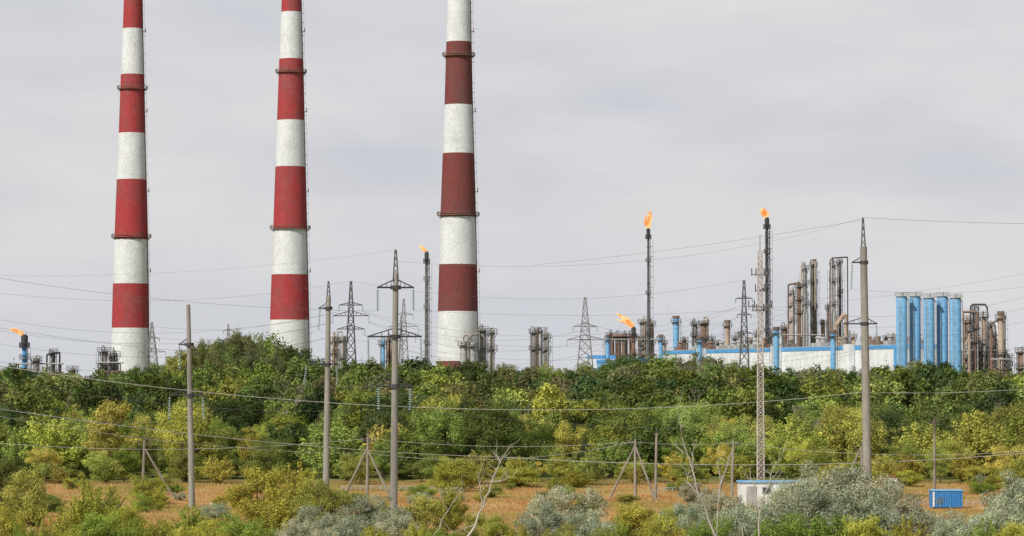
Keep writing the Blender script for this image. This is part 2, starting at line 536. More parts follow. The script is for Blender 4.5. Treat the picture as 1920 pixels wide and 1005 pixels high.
OX = [-200, 0, 50, 100, 130, 200, 240, 300, 340, 400, 450, 490, 520, 560, 600, 700, 760, 830, 900, 1000, 1100, 1200, 1300, 1350, 1400, 1500, 1600, 1700, 1750, 1800, 1900, 2100]
OY = [690, 692, 690, 702, 708, 708, 698, 682, 652, 632, 620, 636, 660, 652, 680, 682, 678, 684, 684, 688, 684, 668, 666, 672, 690, 698, 696, 682, 674, 694, 706, 710]
def cap_h(x, y):
    px = 960 + F * x / y
    oy = float(np.interp(px, OX, OY))
    return W(px, oy, y).z - g(x, y)

variants = []
for i in range(9):
    hh, ww = 7.0, random.Random(i).uniform(5.0, 6.6)
    V, T, C = crown(100 + i, hh, ww, 50 + i, 10500, 0.20, cmin=0.07, cmax=0.16)
    cm = np_mesh("crown", V, 4, M_leaf, T)
    tm = trunk_mb(i, C, hh).mesh("trunk", [M_bark])
    variants.append((tm, cm))
tallv = []
for i in range(4):
    V, T, C = crown(130 + i, 10.0, 7.0, 85, 17000, 0.20, cmin=0.045, cmax=0.11, stray=0.14)
    tallv.append((trunk_mb(30 + i, C, 10.0, .2).mesh("trunk", [M_bark]), np_mesh("crown", V, 4, M_leaf, T)))
feath = []
for i in range(5):
    V, T, mb = bush(40 + i, 5.0, 4.6, 80, 9500, 0.20, 0.45, 0.2, 1.3)
    feath.append((mb.mesh("trunk", [M_bark]), np_mesh("crown", V, 4, M_leaf, T)))

prng = random.Random(11)
def jitc(c, k=0.3):
    f = prng.uniform(1 - k, 1 + k)
    return (c[0] * f * prng.uniform(0.84, 1.15), c[1] * f, c[2] * f * prng.uniform(0.85, 1.3), 1)

TL = {'dark': "dark green leafy deciduous tree in dense wood", 'mid': "green leafy deciduous tree in dense wood",
      'light': "light green leafy tree at the wood's edge", 'yellow': "yellow-green bushy tree beside the dry clearing",
      'olive': "olive green leafy tree in dense wood"}
def put_tree(tm, cm, x, y, s, sz, key):
    t = bpy.data.objects.new("broadleaf_tree", None)
    t["label"] = TL[key]; t["category"] = "tree"; t["group"] = "trees of the wood"
    t.location = (x, y, g(x, y)); t.rotation_euler = (0, 0, prng.uniform(0, 6.28)); t.scale = (s, s, sz)
    col.objects.link(t)
    a = bpy.data.objects.new("trunk", tm); a.parent = t; col.objects.link(a)
    b = bpy.data.objects.new("crown", cm); b.parent = t; b.color = jitc(COLS[key]); col.objects.link(b)

pts = []
y = 257.0
while y < 334:
    x = -y * 0.2
    while x < y * 0.2:
        px_ = 960 + F * x / y
        if not (y < 262 and abs(px_ - 1425) < 60):
            pts.append((x + prng.uniform(-1.8, 1.8), y + prng.uniform(-2.5, 2.2)))
        x += 5.3
    y += 5.3
indiv = pts[:272]
stuff_pts = pts[272:]
y = indiv[-1][1] + 4
while y < 478:
    x = -y * 0.205
    while x < y * 0.205:
        stuff_pts.append((x + prng.uniform(-1.9, 1.9), y + prng.uniform(-2, 2)))
        x += 5.0
    y += 5.4

def key_for(x, y):
    d = (y - 262) / 200
    nz = math.sin(x * 0.09 + y * 0.05) + math.sin(x * 0.05 - y * 0.11 + 2)
    r = prng.random() + nz * 0.12
    if d < 0.10: return 'yellow' if r < 0.50 else ('light' if r < 0.85 else 'mid')
    if d < 0.25: return 'yellow' if r < 0.30 else ('light' if r < 0.62 else ('mid' if r < 0.82 else 'dark'))
    if d < 0.55: return 'light' if r < 0.26 else ('mid' if r < 0.56 else ('olive' if r < 0.68 else 'dark'))
    return 'light' if r < 0.18 else ('mid' if r < 0.52 else ('olive' if r < 0.68 else 'dark'))

for (x, y) in indiv:
    d = (y - 262) / 60
    key = key_for(x, y)
    if d < 0.1: hh = prng.uniform(1.6, 3.8)
    elif prng.random() < 0.2: hh = prng.uniform(5.8, 7.4)
    else: hh = prng.uniform(3.4, 5.6)
    hh = min(hh, cap_h(x, y))
    if (d < 0.3 and prng.random() < 0.5) or prng.random() < 0.15:
        tm, cm = prng.choice(feath); put_tree(tm, cm, x, y, hh / 5.0 * prng.uniform(1.1, 1.5), hh / 5.0, key)
    else:
        tm, cm = prng.choice(variants); s = max(hh / 7.0, 0.55) * prng.uniform(0.9, 1.15)
        put_tree(tm, cm, x, y, s, hh / 7.0, key)
for i in range(18):
    px = 335 + i * 13.5 + prng.uniform(-8, 8); Y = prng.uniform(395, 425)
    p = W(px, 700, Y); hh = cap_h(p.x, Y) * prng.uniform(0.72, 1.05)
    tm, cm = prng.choice(tallv)
    put_tree(tm, cm, p.x, Y, hh / 10.0 * prng.uniform(.6, .85), hh / 10.0, prng.choice(['mid', 'light', 'olive', 'olive']))

low = [crown(200 + i, 7.0, 6.4, 36, 2200, 0.38, quad=False, cmin=0.08, cmax=0.17) for i in range(8)]
lowf_ = [crown(220 + i, 7.0, 6.0, 60, 4200, 0.25, quad=False, cmin=0.06, cmax=0.14, stray=0.16) for i in range(8)]
def bake(name, plist, label, cat, hfun, kfun, sxf):
    VV = []; TT = []; CC = []
    for (x, y) in plist:
        V, T, C = (lowf_ if y > 405 else low)[prng.randrange(8)]
        if name == "undergrowth": V = V[:1400 * 3]; T = T[:1400 * 3]
        hh = hfun(x, y)
        sx = sxf(hh); sz = hh / 7.0
        a = prng.uniform(0, 6.28); ca_, sa_ = math.cos(a), math.sin(a)
        Q = np.empty_like(V)
        Q[:, 0] = (V[:, 0] * ca_ - V[:, 1] * sa_) * sx + x
        Q[:, 1] = (V[:, 0] * sa_ + V[:, 1] * ca_) * sx + y
        Q[:, 2] = V[:, 2] * sz + g(x, y)
        VV.append(Q); TT.append(T)
        c = jitc(COLS[kfun(x, y)], 0.35)
        CC.append(np.tile(np.array(c), (len(V), 1)))
    wm = np_mesh(name, np.concatenate(VV), 3, M_leafstuff, np.concatenate(TT), np.concatenate(CC))
    wo = bpy.data.objects.new(name, wm); wo["kind"] = "stuff"; wo["label"] = label; wo["category"] = cat
    col.objects.link(wo)
def hfar(x, y):
    ch = cap_h(x, y)
    hh = prng.uniform(4.0, 6.4) if prng.random() < 0.72 else prng.uniform(6.4, 8.4)
    if y > 415: hh = ch * prng.choice([prng.uniform(0.6, 0.85), prng.uniform(0.85, 1.12)])
    return max(2.0, min(hh, ch * 1.1))
bake("woodland", stuff_pts, "dense green woodland covering the slope below the plant", "woodland", hfar, key_for, lambda hh: max(hh / 7.0, 0.55) * prng.uniform(0.7, 1.05))
under = []
while len(under) < 520:
    y = prng.uniform(256, 345); x = prng.uniform(-.2, .2) * y
    if y < 264 and abs(960 + F * x / y - 1425) < 50: continue
    under.append((x, y))
bake("undergrowth", under, "yellow-green undergrowth filling the wood's lower edge", "undergrowth", lambda x, y: prng.uniform(0.9, 2.2), lambda x, y: prng.choice(['yellow', 'light', 'light', 'mid']), lambda hh: hh / 7 * 1.35)

bt = [bare(60 + i, 6.0, 4, 0.09, 0.5, 4).mesh("trunk", [M_twig]) for i in range(3)]
for i, (px, py, Y, hh) in enumerate([(530, 735, 330, 6.5), (552, 745, 318, 5.5), (1300, 680, 400, 7), (1325, 682, 405, 6.5), (1345, 690, 395, 6), (1500, 750, 330, 6), (1515, 780, 300, 5),
                                     (100, 765, 330, 6), (1770, 750, 340, 5.5), (1290, 745, 340, 6.5), (690, 695, 430, 6), (1180, 750, 350, 5.5), (1880, 770, 320, 5.5), (1700, 710, 400, 6), (880, 760, 320, 5), (60, 850, 270, 3)]):
    p = W(px, py, Y)
    o = thing("bare_tree", (p.x, Y, g(p.x, Y)), "leafless grey-brown tree standing among green trees", "tree", "bare trees of the wood")
    zt = p.z + 1.0 - g(p.x, Y)
    s = max(zt, hh * .8) / 6.0; o.scale = (s, s, s); o.rotation_euler = (0, 0, i * 1.3)
    part("trunk", o, bt[i % 3], None)

# foreground shrubs
b_s = []; b_y = []; b_f = []
for i in range(4):
    V, T, C = crown(70 + i, 3.5, 4.2, 95, 22000, 0.115, True, 0.0, 0.05, 0.115, 0.4, 0.12)
    _, _, mb = bush(170 + i, 3.4, 3.8, 40, 40, 0.1)
    b_s.append((mb.mesh("branch", [M_twig]), np_mesh("foliage", V, 4, M_leaf, T)))
for i in range(3):
    V, T, C = crown(90 + i, 3.5, 4.0, 70, 15000, 0.125, True, 0.0, 0.06, 0.14, 0.45, 0.16)
    _, _, mb = bush(190 + i, 3.4, 3.6, 40, 40, 0.1)
    b_y.append((mb.mesh("branch", [M_bark]), np_mesh("foliage", V, 4, M_leaf, T)))
for i in range(3):
    V, T, mb = bush(80 + i, 3.5, 3.8, 75, 15000, 0.125, 0.4, 0.12, 1.1)
    b_f.append((mb.mesh("branch", [M_bark]), np_mesh("foliage", V, 4, M_leaf, T)))
SH = [  # px, top, width px, Y, kind
    (588, 950, 110, 152, 's'), (640, 968, 110, 146, 's'), (705, 935, 130, 158, 's'), (560, 978, 90, 142, 's'), (745, 965, 90, 148, 's'),
    (1060, 913, 140, 156, 's'), (1015, 950, 100, 146, 's'), (1105, 960, 95, 142, 's'), (1290, 943, 95, 150, 's'),
    (1345, 920, 100, 160, 's'), (1478, 908, 100, 164, 's'), (1512, 893, 130, 160, 's'), (1580, 876, 180, 154, 's'), (1640, 892, 130, 158, 's'), (1700, 935, 125, 146, 's'),
    (1535, 908, 170, 144, 's'), (1745, 960, 110, 148, 's'), (1830, 965, 120, 150, 's'), (1908, 892, 130, 154, 's'), (1885, 932, 130, 144, 's'), (1790, 975, 100, 140, 's'), (1400, 945, 130, 142, 's'), (1628, 930, 170, 140, 's'), (1450, 938, 110, 146, 's'),
    (175, 900, 150, 158, 'y'), (235, 955, 110, 150, 'y'), (125, 955, 110, 144, 'y'), (50, 885, 90, 178, 'g'), (5, 862, 80, 190, 'o'), (12, 958, 80, 146, 'y'), (75, 978, 80, 142, 'y'), (180, 968, 110, 140, 'b'),
    (355, 950, 110, 154, 'b'), (405, 978, 90, 148, 'y'), (300, 972, 90, 146, 'y'), (280, 895, 70, 215, 'y'), (245, 978, 90, 142, 'b'),
    (490, 885, 115, 176, 'y'), (550, 875, 135, 172, 'y'), (600, 905, 100, 170, 'g'), (520, 930, 140, 158, 'y'), (455, 970, 100, 144, 'b'), (580, 935, 100, 160, 'y'),
    (795, 935, 95, 162, 'g'), (842, 912, 90, 176, 'y'), (858, 862, 100, 240, 'y'), (780, 978, 80, 146, 'y'), (935, 972, 85, 150, 'y'), (975, 985, 80, 142, 'y'),
    (1190, 950, 110, 152, 'y'), (1155, 975, 80, 144, 'b'), (1240, 970, 90, 144, 'y'), (1550, 962, 150, 136, 'b'), (1470, 970, 110, 137, 'b'), (1700, 972, 110, 138, 'y'),
    (1625, 975, 110, 135, 'y'), (1850, 978, 110, 137, 'b'), (880, 987, 80, 142, 'g'), (700, 985, 90, 140, 'y'), (1330, 976, 90, 138, 'b'), (1298, 905, 60, 215, 's'),
    (1842, 876, 90, 246, 'y'), (1905, 864, 90, 248, 'y'), (1560, 872, 80, 244, 'y'), (1080, 880, 80, 250, 'y'), (970, 878, 90, 251, 'y'), (40, 982, 90, 138, 'b'), (1700, 884, 70, 248, 'y')]
SH += [(420, 992, 80, 138, 'y'), (350, 990, 90, 137, 'y'), (500, 988, 80, 137, 'b'), (830, 994, 80, 137, 'b'), (1130, 994, 80, 137, 'g'), (1900, 985, 90, 136, 'y'), (1050, 990, 80, 136, 'g'), (600, 994, 80, 136, 's'), (130, 990, 80, 136, 'y')]
# small bushes and tufts scattered over the dry clearing
srng = random.Random(23)
for i in range(58):
    Y = srng.uniform(176, 246); px = srng.uniform(-20, 1940)
    if 1370 < px < 1550 and Y < 215 or 1655 < px < 1830 and Y < 235: continue
    yb = 720 + 9 * F / Y
    hp = srng.uniform(.45, 1.3) * F / Y
    SH.append((px, yb - hp, hp * srng.uniform(1.4, 2.6), Y, srng.choice('yyyggbs')))
CL = {'s': (0.42, 0.43, 0.315), 'y': (0.42, 0.41, 0.085), 'b': (0.26, 0.34, 0.07), 'g': (0.33, 0.34, 0.09), 'o': (0.16, 0.18, 0.06)}
LAB = {'s': "silvery grey-green shrub in the dry grass", 'y': "yellow-green feathery shrub in the dry grass", 'b': "bright green shrub in the dry grass", 'g': "yellow-green bushy shrub in the dry grass", 'o': "dark green shrub in the dry grass"}
for i, (px, py, wpx, Y, kd) in enumerate(SH):
    p = W(px, py, Y); z0 = g(p.x, Y)
    o = thing("shrub", (p.x, Y, z0), LAB[kd], "shrub", "shrubs in the clearing")
    hh = max(p.z - z0, 0.45) * 1.06; wd_ = wpx * Y / F * 1.12
    if kd == 's': sm_, cm_ = b_s[i % 4]
    elif kd in 'go' or i % 2: sm_, cm_ = b_y[i % 3]
    else: sm_, cm_ = b_f[i % 3]
    o.scale = (wd_ / 4.0, wd_ / 4.0, hh / 3.5); o.rotation_euler = (0, 0, i * 0.9)
    part("branch", o, sm_, None)
    c = part("foliage", o, cm_, None)
    f = prng.uniform(0.82, 1.15); k = CL[kd]; c.color = (k[0] * f * prng.uniform(.88, 1.06), k[1] * f, k[2] * f, 1)

def dead(px_base, Y, tips, label, r=0.07, seed=0):
    b = W(px_base, 1030, Y); z0 = g(b.x, Y)
    o = thing("dead_shrub", (b.x, Y, z0), label, "dead shrub", "dead shrubs")
    random.seed(seed); mb = MB()
    for k, path in enumerate(tips):
        pts = []
        for (qx, qy) in path:
            q = W(qx, qy, Y); pts.append(Vector((q.x - b.x, random.uniform(-.25, .25) + 0.1 * k, max(q.z - z0, -0.1))))
        fine = []
        for i in range(len(pts) - 1):
            for t in (0, .33, .66):
                fine.append(pts[i].lerp(pts[i + 1], t) + Vector((random.uniform(-.06, .06), 0, random.uniform(-.03, .03))))
        fine.append(pts[-1])
        rr = r if k == 0 else r * 0.6
        mb.loft(fine, [rr * (1 - 0.85 * i / (len(fine) - 1)) for i in range(len(fine))], 6)
        for i in range(2, len(fine)):
            d = Vector((random.uniform(-1, 1), random.uniform(-.5, .5), random.uniform(0.2, 1))).normalized()
            L = random.uniform(.25, .8)
            mb.loft([fine[i], fine[i] + d * L * .5, fine[i] + d * L + Vector((0, 0, .1))], [.014, .010, .005], 4)
    part("branch", o, mb, M_dead)
dead(880, 136, [[(860, 1030), (890, 985), (905, 950), (922, 905), (938, 868), (957, 835)], [(905, 950), (900, 915), (897, 893)], [(922, 905), (945, 900), (960, 893)], [(815, 1005), (838, 960), (868, 908)], [(890, 985), (850, 1000)], [(938, 868), (930, 850)]],
     "bleached leafless dead shrub among green shrubs", 0.065, 1)
dead(1345, 134, [[(1350, 1030), (1330, 975), (1312, 930), (1298, 880), (1280, 820), (1270, 770)], [(1298, 880), (1300, 850), (1302, 835)], [(1345, 1030), (1345, 960), (1350, 900), (1347, 850)], [(1280, 850), (1268, 835)], [(1312, 930), (1290, 905), (1285, 880)], [(1350, 930), (1362, 880), (1373, 852)]],
     "tall bleached dead shrub with bare forked branches", 0.065, 2)
dead(1425, 134, [[(1420, 1030), (1425, 960), (1440, 910), (1450, 880), (1468, 850)], [(1440, 910), (1455, 900)], [(1395, 1010), (1380, 950), (1372, 880)], [(1425, 960), (1412, 905), (1408, 885)]],
     "bleached leafless dead shrub among silvery shrubs", 0.045, 3)

# ------------------------------------------------------------------ chimneys
def chimney(cx, Y, edges, widths, red, galleries, mainlabel, first='red'):
    base = W(cx, 700, Y); z0 = g(base.x, Y)
    o = thing("factory_chimney", (base.x, Y, z0), mainlabel, "chimney", "tall striped chimneys of the plant")
    o.rotation_euler = (0, math.radians(0.15) if cx < 900 else 0, 0)
    wy = [w[0] for w in widths]; ww = [w[1] for w in widths]
    def rad(py):
        if py < wy[0]: return max(ww[0] - (wy[0] - py) * 0.035, 20) / 2 * Y / F
        return float(np.interp(py, wy, ww)) / 2 * Y / F
    def zz(py): return W(cx, py, Y).z - z0
    mb = MB(); n = 48
    ed = [-330, -235, -140, -60] + list(edges)
    for i in range(len(ed)):
        top = ed[i]
        bot = ed[i + 1] if i + 1 < len(ed) else None
        if bot is None: zb = -0.5; pyb = 745
        else: zb = zz(bot); pyb = bot
        k = (i - 4) % 2
        m = k if first == 'white' else 1 - k
        ss = np.linspace(top, pyb, 5)
        pts = [(0, 0, zz(s) if not (bot is None and s == pyb) else zb) for s in ss]
        mb.loft(pts, [rad(s) for s in ss], n, m, caps=(i == 0))
    part("stack_shell", o, mb, [M_white, red])
    for gy_ in galleries:
        gb = MB(); r = rad(gy_); z = zz(gy_)
        gb.washer((0, 0, z), r + 0.01, r + .8, 0.14, 32)
        gb.railing((0, 0, z + 0.14), r + 0.75, 1.05, 26, 0.05)
        for k in range(14):
            t = 2 * math.pi * k / 14
            gb.tube((r * math.cos(t), r * math.sin(t), z - .9), ((r + .7) * math.cos(t), (r + .7) * math.sin(t), z), 0.06, n=4)
        gb.box((r + .9, 0, z + 0.6), (0.4, 0.4, 1.1)); gb.box((-r - .9, 0, z + 0.7), (0.4, 0.4, 1.1))
        part("gallery", o, gb, M_rust)
    lb = MB()
    for i in range(14):
        ya, yb = 735 - i * 75, 735 - (i + 1) * 75
        a = math.radians(-14)
        def pt(py):
            r = rad(py) + 0.12
            return (r * math.cos(a), r * math.sin(a), zz(py))
        lb.ladder(pt(ya), pt(yb), (math.cos(a), math.sin(a), 0), 0.5, 0.06, 1.0, True)
        p = pt(ya)
        if i % 2: lb.box((p[0] + 0.4, p[1], p[2]), (1.2, 1.2, 0.2)); lb.box((p[0] + 0.8, p[1], p[2] + .6), (.3, 1.0, 1.0))
    part("ladder", o, lb, M_rust)
    return o
chimney(244.0, 950, [54, 140, 250, 337, 449, 532, 615], [(0, 35), (54, 38), (140, 44), (250, 50), (337, 56), (449, 63), (532, 67), (615, 70), (700, 74), (745, 76)],
        M_red, [168, 446], "tall red and white striped chimney above the wood", first='white')
chimney(542.5, 930, [23, 111, 226, 313, 430, 515, 600], [(0, 37), (111, 45), (226, 52), (313, 57), (430, 64), (515, 69), (600, 74), (700, 78), (745, 80)],
        M_red, [137, 430], "tall red and white striped chimney with ringed galleries", first='white')
chimney(858, 880, [79, 197, 288, 407, 496, 584, 677], [(0, 44), (79, 47), (197, 53), (288, 59), (407, 67), (496, 71), (584, 75), (680, 80), (745, 83)],
        M_maroon, [106, 405], "tall maroon and white striped chimney beside grey tanks", first='red')

# ------------------------------------------------------------------ flare stacks
def flame_part(o, base, tongues, seed):
    random.seed(seed); mb = MB()
    for (dx, dz, w) in tongues:
        a = Vector(base); e = a + Vector((dx, random.uniform(-.4, .4), dz))
        mid = a.lerp(e, 0.5) + Vector((random.uniform(-.2, .2) * abs(dz), 0, random.uniform(0, .15) * abs(dx)))
        pts = []; rr = []
        for k in range(9):
            t = k / 8
            q = a * (1 - t) ** 2 + mid * 2 * t * (1 - t) + e * t * t
            q += Vector((math.sin(t * 7 + seed) * w * 0.25, 0, 0))
            pts.append(q); rr.append(max(0.03, w * (0.35 + 1.1 * t) * (1 - t) ** 0.75 * 1.4 if t > 0 else w * 0.3))
        rr[-1] = 0.03
        mb.loft(pts, rr, 9, 0, True, True, 0.22)
    part("flame", o, mb, M_flame)

def flare(x0, Y, ytop, ws, mats, tongues, label, lattice=False, seed=1):
    b = W(x0, ytop, Y); z0 = g(b.x, Y); h = b.z - z0
    o = thing("flare_stack", (b.x, Y, z0), label, "flare stack", "burning flare stacks")
    r = ws / 2 * Y / F
    mb = MB(); mb.loft([(0, 0, 0), (0, 0, h * 0.5), (0, 0, h)], [r * 1.15, r, r * 0.8], 14)
    for k in range(1, 9): mb.washer((0, 0, h * k / 9), r * 0.9, r * 1.3, 0.25, 14)
    part("stack_pipe", o, mb, mats[0])
    hb = MB(); hb.tube((0, 0, h - 3.2), (0, 0, h), r * 1.35, r * 1.5, 14); hb.washer((0, 0, h - 3.4), r * 1.3, r * 2.3, 0.25, 16)
    hb.railing((0, 0, h - 3.2), r * 2.2, 1.2, 10, 0.07); hb.tube((0, 0, h), (0, 0, h + 0.5), r * 1.1, r * 0.9, 12)
    part("burner_tip", o, hb, M_dark)
    lb = MB(); lb.ladder((r + .2, -.3, 1), (r + .2, -.3, h - 3.5), (1, 0, 0), .7, 0.08, 1.2)
    for zf in (0.35, 0.6, 0.8):
        lb.washer((0, 0, h * zf), r, r * 2.2, 0.2, 12); lb.railing((0, 0, h * zf + .2), r * 2.1, 1.1, 8, 0.06)
    part("ladder", o, lb, mats[1])
    if lattice:
        tb = MB(); w = r * 2.4; hh = h * 0.93
        for k in range(3):
            t = 2 * math.pi * k / 3; t2 = 2 * math.pi * (k + 1) / 3
            c0 = Vector((w * math.cos(t), w * math.sin(t), 0)); c1 = Vector((w * math.cos(t2), w * math.sin(t2), 0))
            tb.tube(c0, c0 * 0.75 + Vector((0, 0, hh)), 0.10, n=5)
            ns = 16
            for i in range(ns):
                za, zb = hh * i / ns, hh * (i + 1) / ns
                fa, fb = 1 - .25 * i / ns, 1 - .25 * (i + 1) / ns
                tb.tube(c0 * fa + Vector((0, 0, za)), c1 * fb + Vector((0, 0, zb)), 0.07, n=4, caps=False)
                tb.tube(c1 * fa + Vector((0, 0, za)), c0 * fa + Vector((0, 0, za)), 0.06, n=4, caps=False)
        part("lattice_frame", o, tb, mats[1])
    else:
        gb = MB()
        for a in (0.4, 2.5, 4.6):
            gb.tube((0, 0, h * 0.75), (math.cos(a) * h * 0.45, math.sin(a) * h * 0.45, 0), 0.02, n=3)
        part("guy_wire", o, gb, M_wire_d)
    flame_part(o, (0, 0, h + 0.2), tongues, seed)
flare(800, 900, 474, 5.5, (M_steel_l, M_steel_l), [(-2.8, 2.2, 0.55), (-2.0, 2.4, 0.45), (-1.2, 1.6, 0.6), (-2.2, 1.2, 0.4)], "thin grey flare stack with small orange flame", True, 1)
flare(1215.5, 1000, 430, 5, (M_steel, M_steel), [(0.3, 6.4, 1.0), (-1.0, 5.0, 0.8), (0.9, 5.4, 0.8), (0.2, 3.6, 1.1), (-0.3, 7.4, 0.35)], "guyed black flare stack with upright orange flame", False, 2)
flare(1438, 940, 410, 6.0, (M_steel, M_steel), [(-2.2, 3.2, 0.9), (-1.0, 3.6, 0.8), (-2.8, 2.4, 0.6), (0.2, 2.4, 0.8)], "dark lattice flare stack with orange flame leaning sideways", True, 3)
flare(46, 820, 630, 9, (M_blue, M_steel), [(-4.2, 2.0, 0.75), (-3.2, 1.6, 0.9), (-2.0, 1.2, 0.8), (-4.8, 1.7, 0.4)], "short blue-black flare stack with windblown flame", False, 4)
flare(1188, 1030, 615, 6, (M_rust, M_rust), [(-6.5, 5.4, 1.0), (-5.0, 4.6, 1.1), (-3.5, 3.0, 1.2), (-6.0, 3.0, .7), (-2, 1.6, 1.2)], "short brown flare stack with large windblown flame", False, 5)

# ------------------------------------------------------------------ process columns
def column(x0, x1, ytop, Y, mat, label, plats=(0.95, 0.75, 0.55), pipes=2, seed=0, name="process_column", cat="process column", group="process columns of the plant", dome=True, cap=None, neck=None):
    random.seed(seed + int(x0))
    c = W((x0 + x1) / 2, ytop, Y); z0 = g(c.x, Y); h = c.z - z0; r = (x1 - x0) / 2 * Y / F
    o = thing(name, (c.x, Y, z0), label, cat, group)
    mb = MB()
    if neck:
        prof = [(0, 0, 0), (0, 0, h * neck), (0, 0, h * neck + 1.2), (0, 0, h - r * (0.6 if dome else 0.02))]
        rr = [r * 1.12, r * 1.12, r * .74, r * .74]
    else:
        prof = [(0, 0, 0), (0, 0, h * 0.5), (0, 0, h - r * (0.7 if dome else 0.02))]
        rr = [r, r, r]
    if dome:
        q = rr[-1]
        prof += [(0, 0, h - r * .35), (0, 0, h - r * .1), (0, 0, h)]; rr += [q * .85, q * .5, q * .1]
    mb.loft(prof, rr, 20)
    rt = r * .74 if neck else r
    nz = max(3, int(h / 3.5))
    for k in range(1, nz):
        q = (r * 1.12 if k / nz < neck else rt) if neck else r
        mb.washer((0, 0, h * k / nz), q * 0.96, q * 1.05, 0.22, 20)
    part("shell", o, mb, mat)
    if plats:
        for pf in plats:
            q = (r * 1.12 if pf < neck else rt) if neck else r
            pb = MB(); pb.washer((0, 0, h * pf), q * 1.06, q * 1.35 + 0.5, 0.16, 18)
            pb.railing((0, 0, h * pf + .16), q * 1.35 + .45, 1.1, 10, 0.045)
            for k in range(5):
                t = k * 1.256
                pb.tube((q * math.cos(t), q * math.sin(t), h * pf - 1.3), ((q * 1.3 + .4) * math.cos(t), (q * 1.3 + .4) * math.sin(t), h * pf), 0.08, n=4)
            part("platform", o, pb, M_steel)
    for k in range(pipes):
        t = random.uniform(-2.8, -0.3); rp = random.uniform(0.14, 0.26) * (r / 2 + 0.3)
        R = r * (1.12 if neck else 1) + rp + 0.25; dx, dy = math.cos(t), math.sin(t)
        zt = h + random.uniform(0.4, 2.2) * (0.4 + r / 3)
        pp = MB(); pp.path([(R * dx, R * dy, 0.5), (R * dx, R * dy, zt - .6), (R * dx * .85, R * dy * .85, zt), (R * dx * .2, R * dy * .2, zt), (0, 0, zt - .4), (0, 0, h - .3)], rp, 8)
        for q in range(2, 7): pp.tube((rt * .9 * dx, rt * .9 * dy, h * q / 8), (R * dx, R * dy, h * q / 8), 0.1, n=4)
        part("pipe", o, pp, random.choice([M_soot, M_rust, M_alu, M_tan]))
    lb = MB(); sgn = random.choice([-1, 1]); lb.ladder((sgn * (r * 1.1 + .3), -0.2, .5), (sgn * (r * 1.1 + .3), -.2, h * .95), (sgn, 0, 0), .5, .06, 1.0)
    part("ladder", o, lb, M_steel)
    if cap:
        cb_ = MB(); cb_.tube((0, 0, h), (0, 0, h + cap), r * 1.25, r * 1.25, 18); part("stack_cap", o, cb_, M_rust)
    return o

GREY = "grey sooty process column with ringed platforms and pipes"
BRN = "rusty brown process column with ringed platforms and pipes"
column(188, 203, 656, 800, M_soot, GREY, (0.95, 0.6), 2, 1); column(205, 221, 660, 805, M_soot, GREY, (0.9, 0.55), 2, 2)
column(62, 74, 670, 800, M_soot, "small dark vessel beside the flare stack", (0.9,), 1, 3); column(96, 104, 660, 810, M_dark, "thin dark vent column with top platform", (0.97,), 1, 33, dome=False)
column(130, 142, 690, 780, M_soot, "small dark vessel behind trees", (0.9,), 1, 34)
column(622, 633, 630, 860, M_tan, "tan process column with platforms", (0.9, 0.7), 1, 4); column(636, 649, 628, 870, M_alu, GREY, (0.9, 0.6), 2, 5)
column(713, 722, 636, 860, M_tank, "slim pale blue vessel with platform", (0.9,), 1, 6); column(724, 735, 634, 865, M_rust, BRN, (0.95, 0.6), 2, 7)
column(863, 876, 638, 820, M_alu, "grey metal clad tank with domed top", (0.9,), 1, 8); column(878, 892, 640, 815, M_alu, "grey metal clad tank with domed top", (0.9,), 1, 9)
column(899, 912, 616, 820, M_soot, GREY, (0.96, 0.7), 2, 10); column(916, 928, 620, 830, M_alu, GREY, (0.96, 0.7), 2, 11)
column(996, 1007, 620, 850, M_soot, GREY, (0.96, 0.7), 2, 12); column(1008, 1018, 617, 860, M_alu, GREY, (0.96, 0.7), 2, 13); column(1019, 1029, 622, 850, M_soot, GREY, (0.9, 0.7), 1, 14)
for i, x in enumerate((1146, 1159, 1171, 1185)):
    column(x - 5.5, x + 5.5, 624 + (i % 2) * 4, 1060, M_rust, "squat rusty brown reactor drum behind the long hall", (0.95,), 1, 20 + i)
column(1200, 1212, 600, 1050, M_soot, BRN, (0.96, 0.75), 2, 25); column(1215, 1226, 603, 1055, M_tan, BRN, (0.96, 0.7), 2, 26)
BP = "pale blue painted vent stack beside the long hall"
def bstack(x0, x1, yt, Y, lab=BP, mat=None, capm=0.8, pl=(0.94,)):
    column(x0, x1, yt, Y, mat or M_tank, lab, pl, 0, int(x0), "vent_stack", "vent stack", "vent stacks of the plant", False, capm)
bstack(1136, 1143, 632, 960); bstack(1235, 1243, 632, 880); bstack(1262, 1273, 596, 1050, "blue vent stack with a rusty top")
bstack(1307, 1317, 636, 880); bstack(1450, 1461, 618, 800); bstack(1557, 1567, 624, 780); bstack(1359, 1369, 604, 1060, "tan vent stack rising behind the long hall", M_tan)
column(1298, 1308, 604, 1050, M_soot, BRN, (0.96, 0.8), 2, 27); column(1313, 1326, 602, 1060, M_rust, BRN, (0.96, 0.75), 2, 28)
column(1467, 1476, 612, 1010, M_rust, BRN, (0.96,), 1, 29)
column(1481, 1490, 545, 1010, M_tan, BRN, (0.97, 0.85, 0.7), 2, 30); column(1493, 1502, 532, 1000, M_rust, GREY, (0.97, 0.85, 0.73), 2, 31)
column(1504, 1515, 500, 1000, M_alu, "tall sooty process column with stacked platforms and pipes", (0.98, 0.86, 0.7), 3, 32, neck=.62)
column(1520, 1531, 494, 1010, M_soot, "tall brown process column with stacked platforms and pipes", (0.98, 0.85, 0.66), 3, 35, neck=.55)
column(1557, 1568, 494, 1000, M_alu, "tall grey process column with stacked platforms and pipes", (0.98, 0.86, 0.68), 3, 36, neck=.6)
column(1572, 1577, 488, 1005, M_steel, "slim black process column with ringed platforms", (0.98, 0.75), 1, 37)
